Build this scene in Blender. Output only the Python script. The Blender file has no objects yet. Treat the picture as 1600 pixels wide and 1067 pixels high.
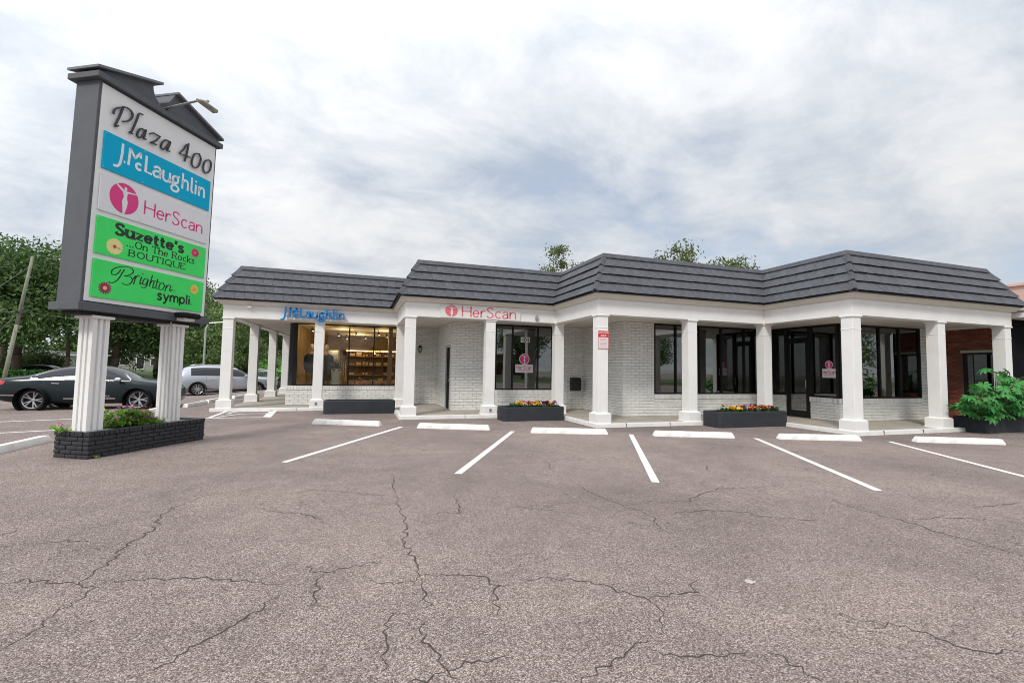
import bpy, bmesh, math, random
from math import sin, cos, pi, radians, sqrt, atan2, hypot, floor
from mathutils import Vector, Matrix
from mathutils.bvhtree import BVHTree
random.seed(11)
scene = bpy.context.scene
COL = scene.collection

# ------------------------------------------------------------------ camera
YAW, PITCH, ROLL, FPX = radians(18.383), radians(3.466), radians(0.965), 719.039
fw = Vector((sin(YAW)*cos(PITCH), cos(YAW)*cos(PITCH), sin(PITCH)))
rt = Vector((cos(YAW), -sin(YAW), 0)); up = rt.cross(fw)
r2 = rt*cos(ROLL) + up*sin(ROLL); u2 = up*cos(ROLL) - rt*sin(ROLL)
cd = bpy.data.cameras.new('camera'); cam = bpy.data.objects.new('camera', cd); COL.objects.link(cam)
cd.sensor_width = 36; cd.lens = FPX/1600*36; cd.clip_start = 0.05; cd.clip_end = 2000
cam.matrix_world = Matrix(((r2.x, u2.x, -fw.x, 0), (r2.y, u2.y, -fw.y, 0), (r2.z, u2.z, -fw.z, 1.5), (0, 0, 0, 1)))
scene.camera = cam

# ------------------------------------------------------------------ sky and sun
SUN_DIR = Vector((-0.46, -0.50, 0.73)).normalized()      # towards the sun, veiled by cloud on the left
W = bpy.data.worlds.new('World'); scene.world = W; W.use_nodes = True
nt = W.node_tree; nt.nodes.clear()
def N(t, typ, **kw):
    n = t.nodes.new(typ)
    for k, v in kw.items():
        if hasattr(n, k): setattr(n, k, v)
        else: n.inputs[k.replace('_', ' ')].default_value = v
    return n
out = N(nt, 'ShaderNodeOutputWorld')
sky = N(nt, 'ShaderNodeTexSky', sky_type='NISHITA', sun_disc=False)
sky.sun_elevation = math.asin(SUN_DIR.z); sky.sun_rotation = atan2(SUN_DIR.x, SUN_DIR.y)
sky.air_density = 1.0; sky.dust_density = 1.5; sky.ozone_density = 1.5
bg1 = N(nt, 'ShaderNodeBackground'); bg1.inputs['Strength'].default_value = 0.13
nt.links.new(sky.outputs[0], bg1.inputs['Color'])
tc = N(nt, 'ShaderNodeTexCoord'); sep = N(nt, 'ShaderNodeSeparateXYZ')
nt.links.new(tc.outputs['Generated'], sep.inputs[0])
def M(t, op, a, b=None, c=None, clamp=False):
    n = t.nodes.new('ShaderNodeMath'); n.operation = op; n.use_clamp = clamp
    for i, v in enumerate((a, b, c)):
        if v is None: continue
        if isinstance(v, (int, float)): n.inputs[i].default_value = v
        else: t.links.new(v, n.inputs[i])
    return n.outputs[0]
zc = M(nt, 'ADD', M(nt, 'MAXIMUM', sep.outputs['Z'], 0.0), 0.24)
cx = M(nt, 'DIVIDE', sep.outputs['X'], zc); cy = M(nt, 'DIVIDE', sep.outputs['Y'], zc)
comb = N(nt, 'ShaderNodeCombineXYZ'); nt.links.new(cx, comb.inputs[0]); nt.links.new(cy, comb.inputs[1])
mp = N(nt, 'ShaderNodeMapping'); mp.inputs['Rotation'].default_value = (0, 0, radians(-28)); mp.inputs['Scale'].default_value = (0.85, 1.05, 1)
mp.inputs['Location'].default_value = (3.4, 1.9, 0)
nt.links.new(comb.outputs[0], mp.inputs[0])
def noise(t, vec, scale, detail, rough, dist=0.0):
    n = t.nodes.new('ShaderNodeTexNoise'); n.inputs['Scale'].default_value = scale; n.inputs['Detail'].default_value = detail
    n.inputs['Roughness'].default_value = rough; n.inputs['Distortion'].default_value = dist
    if vec is not None: t.links.new(vec, n.inputs['Vector'])
    return n.outputs['Fac']
def ramp(t, fac, stops, interp='LINEAR'):
    r = t.nodes.new('ShaderNodeValToRGB'); r.color_ramp.interpolation = interp
    el = r.color_ramp.elements
    while len(el) > 1: el.remove(el[-1])
    el[0].position, el[0].color = stops[0][0], (*stops[0][1], 1)
    for p, c in stops[1:]:
        e = el.new(p); e.color = (*c, 1)
    if fac is not None: t.links.new(fac, r.inputs[0])
    return r.outputs[0]
n1 = noise(nt, mp.outputs[0], 0.85, 10, 0.57, 0.15)
n2 = noise(nt, mp.outputs[0], 2.9, 10, 0.62, 0.3)
cover = ramp(nt, M(nt, 'ADD', M(nt, 'MULTIPLY', n1, 0.7), M(nt, 'MULTIPLY', n2, 0.3)), [(0.36, (0.66,)*3), (0.46, (0.94,)*3), (0.56, (1,)*3)])
ccol = ramp(nt, M(nt, 'ADD', M(nt, 'MULTIPLY', n1, 0.5), M(nt, 'MULTIPLY', n2, 0.5)),
            [(0.38, (0.57, 0.615, 0.68)), (0.46, (0.70, 0.74, 0.795)), (0.54, (0.85, 0.875, 0.91)), (0.65, (1.0, 1.0, 1.0))])
# the veil of cloud is brighter towards the hidden sun
dot = N(nt, 'ShaderNodeVectorMath', operation='DOT_PRODUCT'); nt.links.new(tc.outputs['Generated'], dot.inputs[0])
dot.inputs[1].default_value = Vector((-0.72, 0.35, 0.6)).normalized()
# overcast luminance: brighter overhead than at the horizon
zpos = M(nt, 'MAXIMUM', sep.outputs['Z'], 0.0)
glow = M(nt, 'MULTIPLY', M(nt, 'ADD', 0.57, M(nt, 'ADD', M(nt, 'MULTIPLY', zpos, 0.12), M(nt, 'MULTIPLY', M(nt, 'POWER', zpos, 3.0), 0.85))), M(nt, 'ADD', 0.97, M(nt, 'MULTIPLY', M(nt, 'POWER', M(nt, 'MAXIMUM', dot.outputs['Value'], 0.0), 3.0), 0.45)))
bg2 = N(nt, 'ShaderNodeBackground'); nt.links.new(ccol, bg2.inputs['Color']); nt.links.new(glow, bg2.inputs['Strength'])
mix = N(nt, 'ShaderNodeMixShader'); nt.links.new(cover, mix.inputs[0]); nt.links.new(bg1.outputs[0], mix.inputs[1]); nt.links.new(bg2.outputs[0], mix.inputs[2])
nt.links.new(mix.outputs[0], out.inputs['Surface'])
sl = bpy.data.lights.new('sun', 'SUN'); sl.energy = 1.5; sl.angle = radians(11); sl.color = (1.0, 0.95, 0.88)
so = bpy.data.objects.new('sun', sl); COL.objects.link(so); so.rotation_euler = (-SUN_DIR).to_track_quat('-Z', 'Y').to_euler()
scene.view_settings.view_transform = 'Standard'; scene.view_settings.look = 'None'
scene.view_settings.gamma = 1.0; scene.view_settings.use_curve_mapping = False
scene.view_settings.exposure = 0.58
scene.render.engine = 'CYCLES'
scene.cycles.use_denoising = True
scene.cycles.max_bounces = 6; scene.cycles.diffuse_bounces = 3; scene.cycles.glossy_bounces = 3; scene.cycles.transparent_max_bounces = 12
scene.cycles.sample_clamp_indirect = 6.0
scene.cycles.filter_width = 1.0

# ------------------------------------------------------------------ materials
MATS = {}
def new_mat(name):
    m = bpy.data.materials.new(name); m.use_nodes = True
    return m, m.node_tree, m.node_tree.nodes['Principled BSDF']
def setp(b, **kw):
    for k, v in kw.items():
        k = k.replace('_', ' ')
        if k in b.inputs: b.inputs[k].default_value = v
def mat(name, c, rough=0.6, var=0.12, scale=3.0, bump=0.0, bscale=60.0, metal=0.0, spec=0.5, coat=0.0, dirt=0.0, dirt_c=(0.25, 0.22, 0.18), streak=None, rand=0.0):
    """plain surface with uneven colour, optional relief and blotches of dirt"""
    if name in MATS: return MATS[name]
    m, t, b = new_mat(name); L = t.links
    tcx = t.nodes.new('ShaderNodeTexCoord'); vec = tcx.outputs['Object']
    if streak:
        mpn = t.nodes.new('ShaderNodeMapping'); mpn.inputs['Scale'].default_value = streak; L.new(vec, mpn.inputs[0]); vec = mpn.outputs[0]
    f = noise(t, vec, scale, 6, 0.6)
    lo = tuple(x*(1-var) for x in c); hi = tuple(min(1, x*(1+var)) for x in c)
    colr = ramp(t, f, [(0.3, lo), (0.7, hi)])
    if dirt:
        f2 = noise(t, tcx.outputs['Object'], scale*0.6, 8, 0.7)
        d = ramp(t, f2, [(0.52, (0, 0, 0)), (0.72, (dirt,)*3)])
        mx = t.nodes.new('ShaderNodeMixRGB'); L.new(d, mx.inputs[0]); L.new(colr, mx.inputs[1]); mx.inputs[2].default_value = (*dirt_c, 1); colr = mx.outputs[0]
    if rand:   # every piece a slightly different shade
        oi = t.nodes.new('ShaderNodeObjectInfo'); ge = t.nodes.new('ShaderNodeNewGeometry')
        rr_ = M(t, 'FRACT', M(t, 'ADD', oi.outputs['Random'], ge.outputs['Random Per Island']))
        k_ = ramp(t, rr_, [(0, (1-rand,)*3), (1, (1+rand,)*3)]); mx = t.nodes.new('ShaderNodeMixRGB'); mx.blend_type = 'MULTIPLY'; mx.inputs[0].default_value = 1
        L.new(colr, mx.inputs[1]); L.new(k_, mx.inputs[2]); colr = mx.outputs[0]
    L.new(colr, b.inputs['Base Color'])
    setp(b, Roughness=rough, Metallic=metal, Coat_Weight=coat, Coat_Roughness=0.08)
    b.inputs['Specular IOR Level'].default_value = spec
    if bump:
        fb = noise(t, vec, bscale, 5, 0.65)
        bn = t.nodes.new('ShaderNodeBump'); bn.inputs['Strength'].default_value = bump; bn.inputs['Distance'].default_value = 0.01
        L.new(fb, bn.inputs['Height']); L.new(bn.outputs[0], b.inputs['Normal'])
    MATS[name] = m; return m
def mat_emit(name, c, s):
    m, t, b = new_mat(name); setp(b, Base_Color=(*c, 1), Emission_Color=(*c, 1), Emission_Strength=s); return m
def mat_glass(name, tint, ior=1.75):
    m, t, b = new_mat(name); t.nodes.remove(b)
    o = t.nodes['Material Output']; tr = N(t, 'ShaderNodeBsdfTransparent'); tr.inputs[0].default_value = (*tint, 1)
    g = N(t, 'ShaderNodeBsdfGlossy'); g.inputs['Roughness'].default_value = 0.015; g.inputs['Color'].default_value = (0.95, 0.98, 0.97, 1)
    tcx = N(t, 'ShaderNodeTexCoord'); bn = N(t, 'ShaderNodeBump'); bn.inputs['Strength'].default_value = 0.04; bn.inputs['Distance'].default_value = 0.02
    t.links.new(noise(t, tcx.outputs['Object'], 1.3, 2, 0.5), bn.inputs['Height']); t.links.new(bn.outputs[0], g.inputs['Normal'])
    fr = N(t, 'ShaderNodeFresnel'); fr.inputs[0].default_value = ior
    mx = N(t, 'ShaderNodeMixShader'); t.links.new(fr.outputs[0], mx.inputs[0]); t.links.new(tr.outputs[0], mx.inputs[1]); t.links.new(g.outputs[0], mx.inputs[2])
    t.links.new(mx.outputs[0], o.inputs['Surface']); return m
def mat_leaf(name, c1, c2, rough=0.55, trans=0.25):
    m, t, b = new_mat(name); L = t.links
    geo = N(t, 'ShaderNodeNewGeometry'); tcx = N(t, 'ShaderNodeTexCoord')
    f = noise(t, tcx.outputs['Object'], 0.9, 3, 0.6)
    s = M(t, 'ADD', M(t, 'MULTIPLY', geo.outputs['Random Per Island'], 0.55), M(t, 'MULTIPLY', f, 0.5))
    col_ = ramp(t, s, [(0.15, c1), (0.85, c2)])
    L.new(col_, b.inputs['Base Color']); setp(b, Roughness=rough)
    b.inputs['Specular IOR Level'].default_value = 0.35
    tl = N(t, 'ShaderNodeBsdfTranslucent'); L.new(col_, tl.inputs[0])
    mx = N(t, 'ShaderNodeMixShader'); mx.inputs[0].default_value = trans
    L.new(b.outputs[0], mx.inputs[1]); L.new(tl.outputs[0], mx.inputs[2]); L.new(mx.outputs[0], t.nodes['Material Output'].inputs['Surface'])
    return m
def mat_asphalt():
    m, t, b = new_mat('asphalt'); L = t.links
    tcx = N(t, 'ShaderNodeTexCoord'); v = tcx.outputs['Object']
    vo = N(t, 'ShaderNodeTexVoronoi', feature='F1'); vo.inputs['Scale'].default_value = 150; L.new(v, vo.inputs['Vector'])
    sepc = N(t, 'ShaderNodeSeparateColor'); L.new(vo.outputs['Color'], sepc.inputs[0])
    stone = ramp(t, sepc.outputs[0], [(0.0, (0.094, 0.073, 0.065)), (0.35, (0.212, 0.169, 0.154)), (0.6, (0.296, 0.239, 0.220)), (0.85, (0.41, 0.338, 0.313)), (1.0, (0.57, 0.505, 0.475))])
    fine = ramp(t, noise(t, v, 260, 3, 0.7), [(0.3, (0.6,)*3), (0.7, (1.3,)*3)])
    big = ramp(t, noise(t, v, 0.33, 7, 0.6, 0.4), [(0.32, (0.78, 0.77, 0.765)), (0.5, (1.0, 0.99, 0.98)), (0.68, (1.20, 1.17, 1.14))])
    mid = ramp(t, noise(t, v, 2.3, 6, 0.65), [(0.3, (0.88,)*3), (0.7, (1.1,)*3)])
    col_ = stone
    for x in (fine, big, mid):
        mx = N(t, 'ShaderNodeMixRGB', blend_type='MULTIPLY'); mx.inputs[0].default_value = 1; L.new(col_, mx.inputs[1]); L.new(x, mx.inputs[2]); col_ = mx.outputs[0]
    # old hairline crazing, broken up by patches
    wv = N(t, 'ShaderNodeVectorMath', operation='ADD'); L.new(v, wv.inputs[0])
    nz = N(t, 'ShaderNodeTexNoise'); nz.inputs['Scale'].default_value = 3.0; nz.inputs['Detail'].default_value = 5; L.new(v, nz.inputs['Vector'])
    sc_ = N(t, 'ShaderNodeVectorMath', operation='SCALE'); L.new(nz.outputs['Color'], sc_.inputs[0]); sc_.inputs['Scale'].default_value = 0.5; L.new(sc_.outputs[0], wv.inputs[1])
    ve = N(t, 'ShaderNodeTexVoronoi', feature='DISTANCE_TO_EDGE'); ve.inputs['Scale'].default_value = 0.75; L.new(wv.outputs[0], ve.inputs['Vector'])
    line = M(t, 'LESS_THAN', ve.outputs['Distance'], 0.0028)
    msk = M(t, 'GREATER_THAN', noise(t, v, 0.7, 3, 0.5), 0.53)
    hair = M(t, 'MULTIPLY', M(t, 'MULTIPLY', line, msk), 0.6)
    mx = N(t, 'ShaderNodeMixRGB'); L.new(hair, mx.inputs[0]); L.new(col_, mx.inputs[1]); mx.inputs[2].default_value = (0.05, 0.045, 0.042, 1)
    L.new(mx.outputs[0], b.inputs['Base Color']); setp(b, Roughness=0.9); b.inputs['Specular IOR Level'].default_value = 0.25
    bn = N(t, 'ShaderNodeBump'); bn.inputs['Strength'].default_value = 0.7; bn.inputs['Distance'].default_value = 0.006
    L.new(M(t, 'SUBTRACT', sepc.outputs[0], vo.outputs['Distance']), bn.inputs['Height']); L.new(bn.outputs[0], b.inputs['Normal'])
    return m

white = mat('white_paint', (0.82, 0.815, 0.80), 0.55, 0.035, 2.0, 0.10, 40, dirt=0.16, dirt_c=(0.45, 0.42, 0.38))
white_brick = mat('white_painted_brick', (0.77, 0.77, 0.745), 0.6, 0.06, 5.0, 0.25, 50, dirt=0.12, rand=0.05)
mortar = mat('shaded_mortar', (0.50, 0.50, 0.475), 0.8, 0.08, 8.0, 0.3, 70)  # white mortar darkened: shadow in the brick joints put into its colour
cream = mat('cornice_cream', (0.70, 0.66, 0.59), 0.55, 0.04, 3.0, 0.05, 30)
tile_m = mat('roof_tile_slate', (0.080, 0.084, 0.098), 0.75, 0.22, 6.0, 0.5, 14, streak=(1, 1, 1), dirt=0.25, dirt_c=(0.125, 0.127, 0.14), rand=0.09)
black_m = mat('dark_bronze_metal', (0.010, 0.010, 0.011), 0.5, 0.2, 4.0, spec=0.3)
dark_gap = mat('shadow_gap_board', (0.02, 0.021, 0.025), 0.8)
charcoal = mat('charcoal_stucco', (0.026, 0.029, 0.038), 0.75, 0.15, 3.0, 0.4, 90, dirt=0.2, dirt_c=(0.09, 0.095, 0.105))
char_brick = mat('charcoal_painted_brick', (0.026, 0.027, 0.031), 0.6, 0.18, 9.0, 0.4, 60, dirt=0.25, dirt_c=(0.06, 0.06, 0.065))
char_mortar = mat('charcoal_mortar', (0.016, 0.017, 0.020), 0.85, 0.2, 9.0, 0.3, 60)
sign_grey = mat('sign_charcoal_stucco', (0.090, 0.098, 0.112), 0.7, 0.08, 4.0, 0.25, 110)
concrete = mat('porch_concrete', (0.36, 0.325, 0.275), 0.85, 0.14, 1.6, 0.25, 50, dirt=0.25, dirt_c=(0.22, 0.2, 0.17))
stop_m = mat('wheel_stop_paint', (0.84, 0.83, 0.81), 0.7, 0.06, 7.0, 0.6, 70, dirt=0.42, dirt_c=(0.40, 0.36, 0.33))
line_m = mat('road_paint', (0.78, 0.77, 0.745), 0.8, 0.08, 8.0, 0.4, 90, dirt=0.6, dirt_c=(0.45, 0.41, 0.385))
asphalt = mat_asphalt()
crack_m = mat('crack_dirt', (0.055, 0.046, 0.040), 0.95, 0.3, 20)
soffit_m = mat('soffit_paint', (0.62, 0.585, 0.53), 0.7, 0.05, 2.0, 0.1, 20)
grass_m = mat('lawn_grass', (0.07, 0.11, 0.03), 0.9, 0.35, 1.2, 0.6, 30)
street_m = mat('street_asphalt', (0.22, 0.20, 0.19), 0.9, 0.12, 0.8, 0.2, 40)
soil_m = mat('soil', (0.05, 0.035, 0.024), 0.95, 0.3, 12, 0.6, 40)
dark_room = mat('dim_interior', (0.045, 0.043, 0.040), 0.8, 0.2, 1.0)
glass_dark = mat_glass('tinted_glass', (0.14, 0.17, 0.16), 2.7)
glass_clear = mat_glass('clear_glass', (0.86, 0.87, 0.82), 1.42)
red_brick = mat('red_brick', (0.20, 0.060, 0.036), 0.8, 0.3, 7.0, 0.4, 50, rand=0.4)
red_mortar = mat('red_wall_mortar', (0.12, 0.055, 0.04), 0.9, 0.2, 8)
steel = mat('galvanised_steel', (0.55, 0.55, 0.54), 0.4, 0.1, 6, metal=0.8)
wood_pole = mat('weathered_pole_wood', (0.24, 0.25, 0.19), 0.9, 0.3, 5.0, 0.5, 30, streak=(4, 4, 0.5))
bark = mat('bark', (0.11, 0.085, 0.062), 0.95, 0.3, 4.0, 0.8, 18, streak=(3, 3, 0.7))
rubber = mat('tyre_rubber', (0.012, 0.012, 0.012), 0.75, 0.2, 10)
rim_m = mat('alloy_rim', (0.62, 0.63, 0.65), 0.28, 0.05, 5, metal=0.85)
chrome = mat('chrome', (0.8, 0.8, 0.82), 0.12, 0.03, 5, metal=1.0)
pink_c = mat('pink_print', (0.72, 0.035, 0.22), 0.5, 0.03)
coral_c = mat('coral_print', (0.78, 0.16, 0.20), 0.5, 0.06, 3, dirt=0.15, dirt_c=(0.5, 0.25, 0.28))
blue_c = mat('blue_acrylic', (0.008, 0.19, 0.52), 0.5, 0.06, spec=0.25)
black_print = mat('black_print', (0.012, 0.013, 0.014), 0.5, 0.1)

# ------------------------------------------------------------------ geometry helpers
class MB:
    def __init__(s): s.v = []; s.f = []; s.m = []
    def add(s, vs, fs, mi=0):
        o = len(s.v); s.v += [tuple(p) for p in vs]; s.f += [tuple(i+o for i in f) for f in fs]; s.m += [mi]*len(fs); return s
    def box(s, x0, x1, y0, y1, z0, z1, mi=0):
        return s.add([(x0,y0,z0),(x1,y0,z0),(x1,y1,z0),(x0,y1,z0),(x0,y0,z1),(x1,y0,z1),(x1,y1,z1),(x0,y1,z1)],
                     [(0,3,2,1),(4,5,6,7),(0,1,5,4),(1,2,6,5),(2,3,7,6),(3,0,4,7)], mi)
    def hexa(s, pts, mi=0):   # 4 bottom + 4 top points
        return s.add(pts, [(0,3,2,1),(4,5,6,7),(0,1,5,4),(1,2,6,5),(2,3,7,6),(3,0,4,7)], mi)
    def prism(s, poly, z0, z1, mi=0, f=None):
        n = len(poly); g = f or (lambda p, z: (p[0], p[1], z))
        vs = [g(p, z0) for p in poly] + [g(p, z1) for p in poly]
        fs = [tuple(range(n))[::-1], tuple(range(n, 2*n))] + [(i, (i+1) % n, n+(i+1) % n, n+i) for i in range(n)]
        return s.add(vs, fs, mi)
    def tube(s, p, q, r0, r1, n=8, mi=0, cap=True):
        p, q = Vector(p), Vector(q); d = (q-p).normalized()
        a = d.orthogonal().normalized(); b = d.cross(a)
        vs = [p + (a*cos(2*pi*i/n)+b*sin(2*pi*i/n))*r0 for i in range(n)] + [q + (a*cos(2*pi*i/n)+b*sin(2*pi*i/n))*r1 for i in range(n)]
        fs = [(i, (i+1) % n, n+(i+1) % n, n+i) for i in range(n)]
        if cap: fs += [tuple(range(n))[::-1], tuple(range(n, 2*n))]
        return s.add(vs, fs, mi)
    def path(s, pts, rs, n=6, mi=0):
        for i in range(len(pts)-1): s.tube(pts[i], pts[i+1], rs[i], rs[i+1], n, mi)
        return s
    def lathe(s, prof, n=20, c=(0, 0, 0), axis='z', mi=0, a0=0.0, a1=2*pi):
        full = abs(a1-a0-2*pi) < 1e-6; k = n if full else n+1; vs = []
        for i in range(k):
            a = a0 + (a1-a0)*i/n
            for r, h in prof:
                if axis == 'z': vs.append((c[0]+r*cos(a), c[1]+r*sin(a), c[2]+h))
                elif axis == 'y': vs.append((c[0]+r*cos(a), c[1]+h, c[2]+r*sin(a)))
                else: vs.append((c[0]+h, c[1]+r*cos(a), c[2]+r*sin(a)))
        m = len(prof); fs = []
        for i in range(n):
            j = (i+1) % k
            for q in range(m-1): fs.append((i*m+q, j*m+q, j*m+q+1, i*m+q+1))
        return s.add(vs, fs, mi)
    def loft(s, secs, n=12, mi=0, cap=True):   # secs: (centre, rx, ry) horizontal ellipses
        vs = []
        for c, rx, ry in secs:
            for i in range(n):
                a = 2*pi*i/n; vs.append((c[0]+rx*cos(a), c[1]+ry*sin(a), c[2]))
        fs = [(k*n+i, k*n+(i+1) % n, (k+1)*n+(i+1) % n, (k+1)*n+i) for k in range(len(secs)-1) for i in range(n)]
        if cap: fs += [tuple(range(n))[::-1], tuple(range((len(secs)-1)*n, len(secs)*n))]
        return s.add(vs, fs, mi)
    def mesh(s, name, mats, smooth=False, bevel=0.0, segs=1, fixn=False):
        me = bpy.data.meshes.new(name); me.from_pydata(s.v, [], s.f)
        for m in (mats if isinstance(mats, (list, tuple)) else [mats]): me.materials.append(m)
        if any(s.m): me.polygons.foreach_set('material_index', s.m)
        if bevel or fixn:
            b = bmesh.new(); b.from_mesh(me); bmesh.ops.remove_doubles(b, verts=b.verts, dist=1e-5)
            bmesh.ops.recalc_face_normals(b, faces=b.faces)
            if bevel:
                ed = [e for e in b.edges if len(e.link_faces) == 2 and e.calc_face_angle(0) > 0.5]
                bmesh.ops.bevel(b, geom=ed, offset=bevel, segments=segs, affect='EDGES', profile=0.5, clamp_overlap=True)
            b.to_mesh(me); b.free()
        if smooth:
            me.polygons.foreach_set('use_smooth', [True]*len(me.polygons))
            if smooth != 'all' and hasattr(me, 'set_sharp_from_angle'): me.set_sharp_from_angle(angle=radians(35))
        me.update(); return me
    def obj(s, name, mats, parent=None, **kw):
        return link(name, s.mesh(name, mats, **kw), parent)
ROOTS = {}
def link(name, me, parent=None, loc=None, rot=None):
    o = bpy.data.objects.new(name, me); COL.objects.link(o)
    if parent is not None:
        o.parent = parent
        if parent.get('world_built') and loc is None: o.location = [-x for x in parent.location]
    if loc is not None: o.location = loc
    if rot is not None: o.rotation_euler = rot
    return o
def tag(o, label, cat=None, group=None, kind=None):
    o['label'] = label
    if cat: o['category'] = cat
    if group: o['group'] = group
    if kind: o['kind'] = kind
    return o
def thing(name, label, cat, loc=(0, 0, 0), rotz=0, group=None, world=False):
    """Empty at the thing's base; with world=True its parts are modelled in world coordinates"""
    o = bpy.data.objects.new(name, None); COL.objects.link(o); o.location = loc; o.rotation_euler = (0, 0, rotz)
    o.empty_display_size = 0.2
    tag(o, label, cat, group)
    if world: o['world_built'] = True
    return o
def dup(root, loc, rotz, label, group=None, scale=None):
    r = root.copy(); COL.objects.link(r); r.location = loc; r.rotation_euler = (0, 0, rotz); r['label'] = label
    if group: r['group'] = group
    if scale: r.scale = scale if isinstance(scale, tuple) else (scale,)*3
    for ch in list(root.children):
        c = ch.copy(); COL.objects.link(c); c.parent = r
        for g in list(ch.children):
            d = g.copy(); COL.objects.link(d); d.parent = c
    return r
def offset_path(path, d):
    """offset an open polyline towards its left side"""
    n = len(path); res = []
    dirs = [(Vector(path[i+1])-Vector(path[i])).normalized() for i in range(n-1)]
    for i, p in enumerate(path):
        a = dirs[max(0, i-1)]; b = dirs[min(n-2, i)]
        na = Vector((-a.y, a.x)); nb = Vector((-b.y, b.x)); m = (na+nb)
        m = m/m.length_squared*2 if m.length_squared > 1e-6 else na
        res.append(Vector(p)+m*d)
    return res
def sweep(mb, path, prof, mi=0):
    """closed profile of (inward offset, z) swept along the plan path with mitred corners"""
    rings = [offset_path(path, o) for o, z in prof]; k = len(prof); n = len(path)
    vs = [(rings[j][i].x, rings[j][i].y, prof[j][1]) for i in range(n) for j in range(k)]
    fs = [(i*k+j, i*k+(j+1) % k, (i+1)*k+(j+1) % k, (i+1)*k+j) for i in range(n-1) for j in range(k)]
    fs += [tuple(range(k)), tuple(range((n-1)*k, n*k))[::-1]]
    mb.add(vs, fs, mi)
def smooth_pts(pts, n=5):
    if len(pts) < 3: return list(pts)
    P = [Vector((*p, 0)) if len(p) == 2 else Vector(p) for p in pts]; res = []
    for i in range(len(P)-1):
        p0 = P[max(i-1, 0)]; p1 = P[i]; p2_ = P[i+1]; p3 = P[min(i+2, len(P)-1)]
        for k in range(n):
            t = k/n
            res.append(0.5*((2*p1)+(-p0+p2_)*t+(2*p0-5*p1+4*p2_-p3)*t*t+(-p0+3*p1-3*p2_+p3)*t**3))
    res.append(P[-1]); return [(p.x, p.y) for p in res]
def ribbon(mb, pts, w, place, depth, thin=1.0, slant=0.0, taper=False, mi=0):
    """a pen stroke of width w as a solid strip; place(x, y, d) maps to the world, d towards the viewer"""
    n = len(pts)
    if n < 2: return
    L = []; R = []
    for i in range(n):
        a = Vector(pts[max(i-1, 0)]); b = Vector(pts[min(i+1, n-1)]); d = b-a
        if d.length < 1e-9: d = Vector((1, 0))
        d.normalize(); nn = Vector((-d.y, d.x))
        ww = w*(thin+(1-thin)*abs(d.y))/2
        if 0 < i < n-1:
            d1 = (Vector(pts[i])-a); d2 = (b-Vector(pts[i]))
            if d1.length > 1e-9 and d2.length > 1e-9:
                c = max(0.78, cos(d1.angle(d2)/2)); ww /= c
        if taper: ww *= 0.35+0.65*min(1, 2.4*min(i, n-1-i)/(n-1))
        p = Vector(pts[i])
        if i == 0: p = p-d*w*0.18
        if i == n-1: p = p+d*w*0.18
        L.append(p+nn*ww); R.append(p-nn*ww)
    vs = [place(p.x, p.y, depth) for p in L]+[place(p.x, p.y, depth) for p in R]+[place(p.x, p.y, 0) for p in L]+[place(p.x, p.y, 0) for p in R]
    fs = []
    for i in range(n-1):
        fs += [(i, n+i, n+i+1, i+1), (i, i+1, 2*n+i+1, 2*n+i), (n+i+1, n+i, 3*n+i, 3*n+i+1)]
    fs += [(0, 2*n, 3*n, n), (n-1, 2*n-1, 4*n-1, 3*n-1)]
    mb.add(vs, fs, mi)
def disc(mb, cx_, cy_, rx, ry, place, d0, d1, n=28, mi=0):
    vs = [place(cx_+rx*cos(2*pi*i/n), cy_+ry*sin(2*pi*i/n), d1) for i in range(n)]+[place(cx_+rx*cos(2*pi*i/n), cy_+ry*sin(2*pi*i/n), d0) for i in range(n)]
    mb.add(vs, [tuple(range(n))]+[(i, n+i, n+(i+1) % n, (i+1) % n) for i in range(n)], mi)
def polyp(mb, pts, place, d0, d1, mi=0):
    n = len(pts); vs = [place(x, y, d1) for x, y in pts]+[place(x, y, d0) for x, y in pts]
    mb.add(vs, [tuple(range(n))]+[(i, n+i, n+(i+1) % n, (i+1) % n) for i in range(n)], mi)
def arc(cx_, cy_, rx, ry, a0, a1, n=14):
    return [(cx_+rx*cos(radians(a0+(a1-a0)*i/n)), cy_+ry*sin(radians(a0+(a1-a0)*i/n))) for i in range(n+1)]

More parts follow.
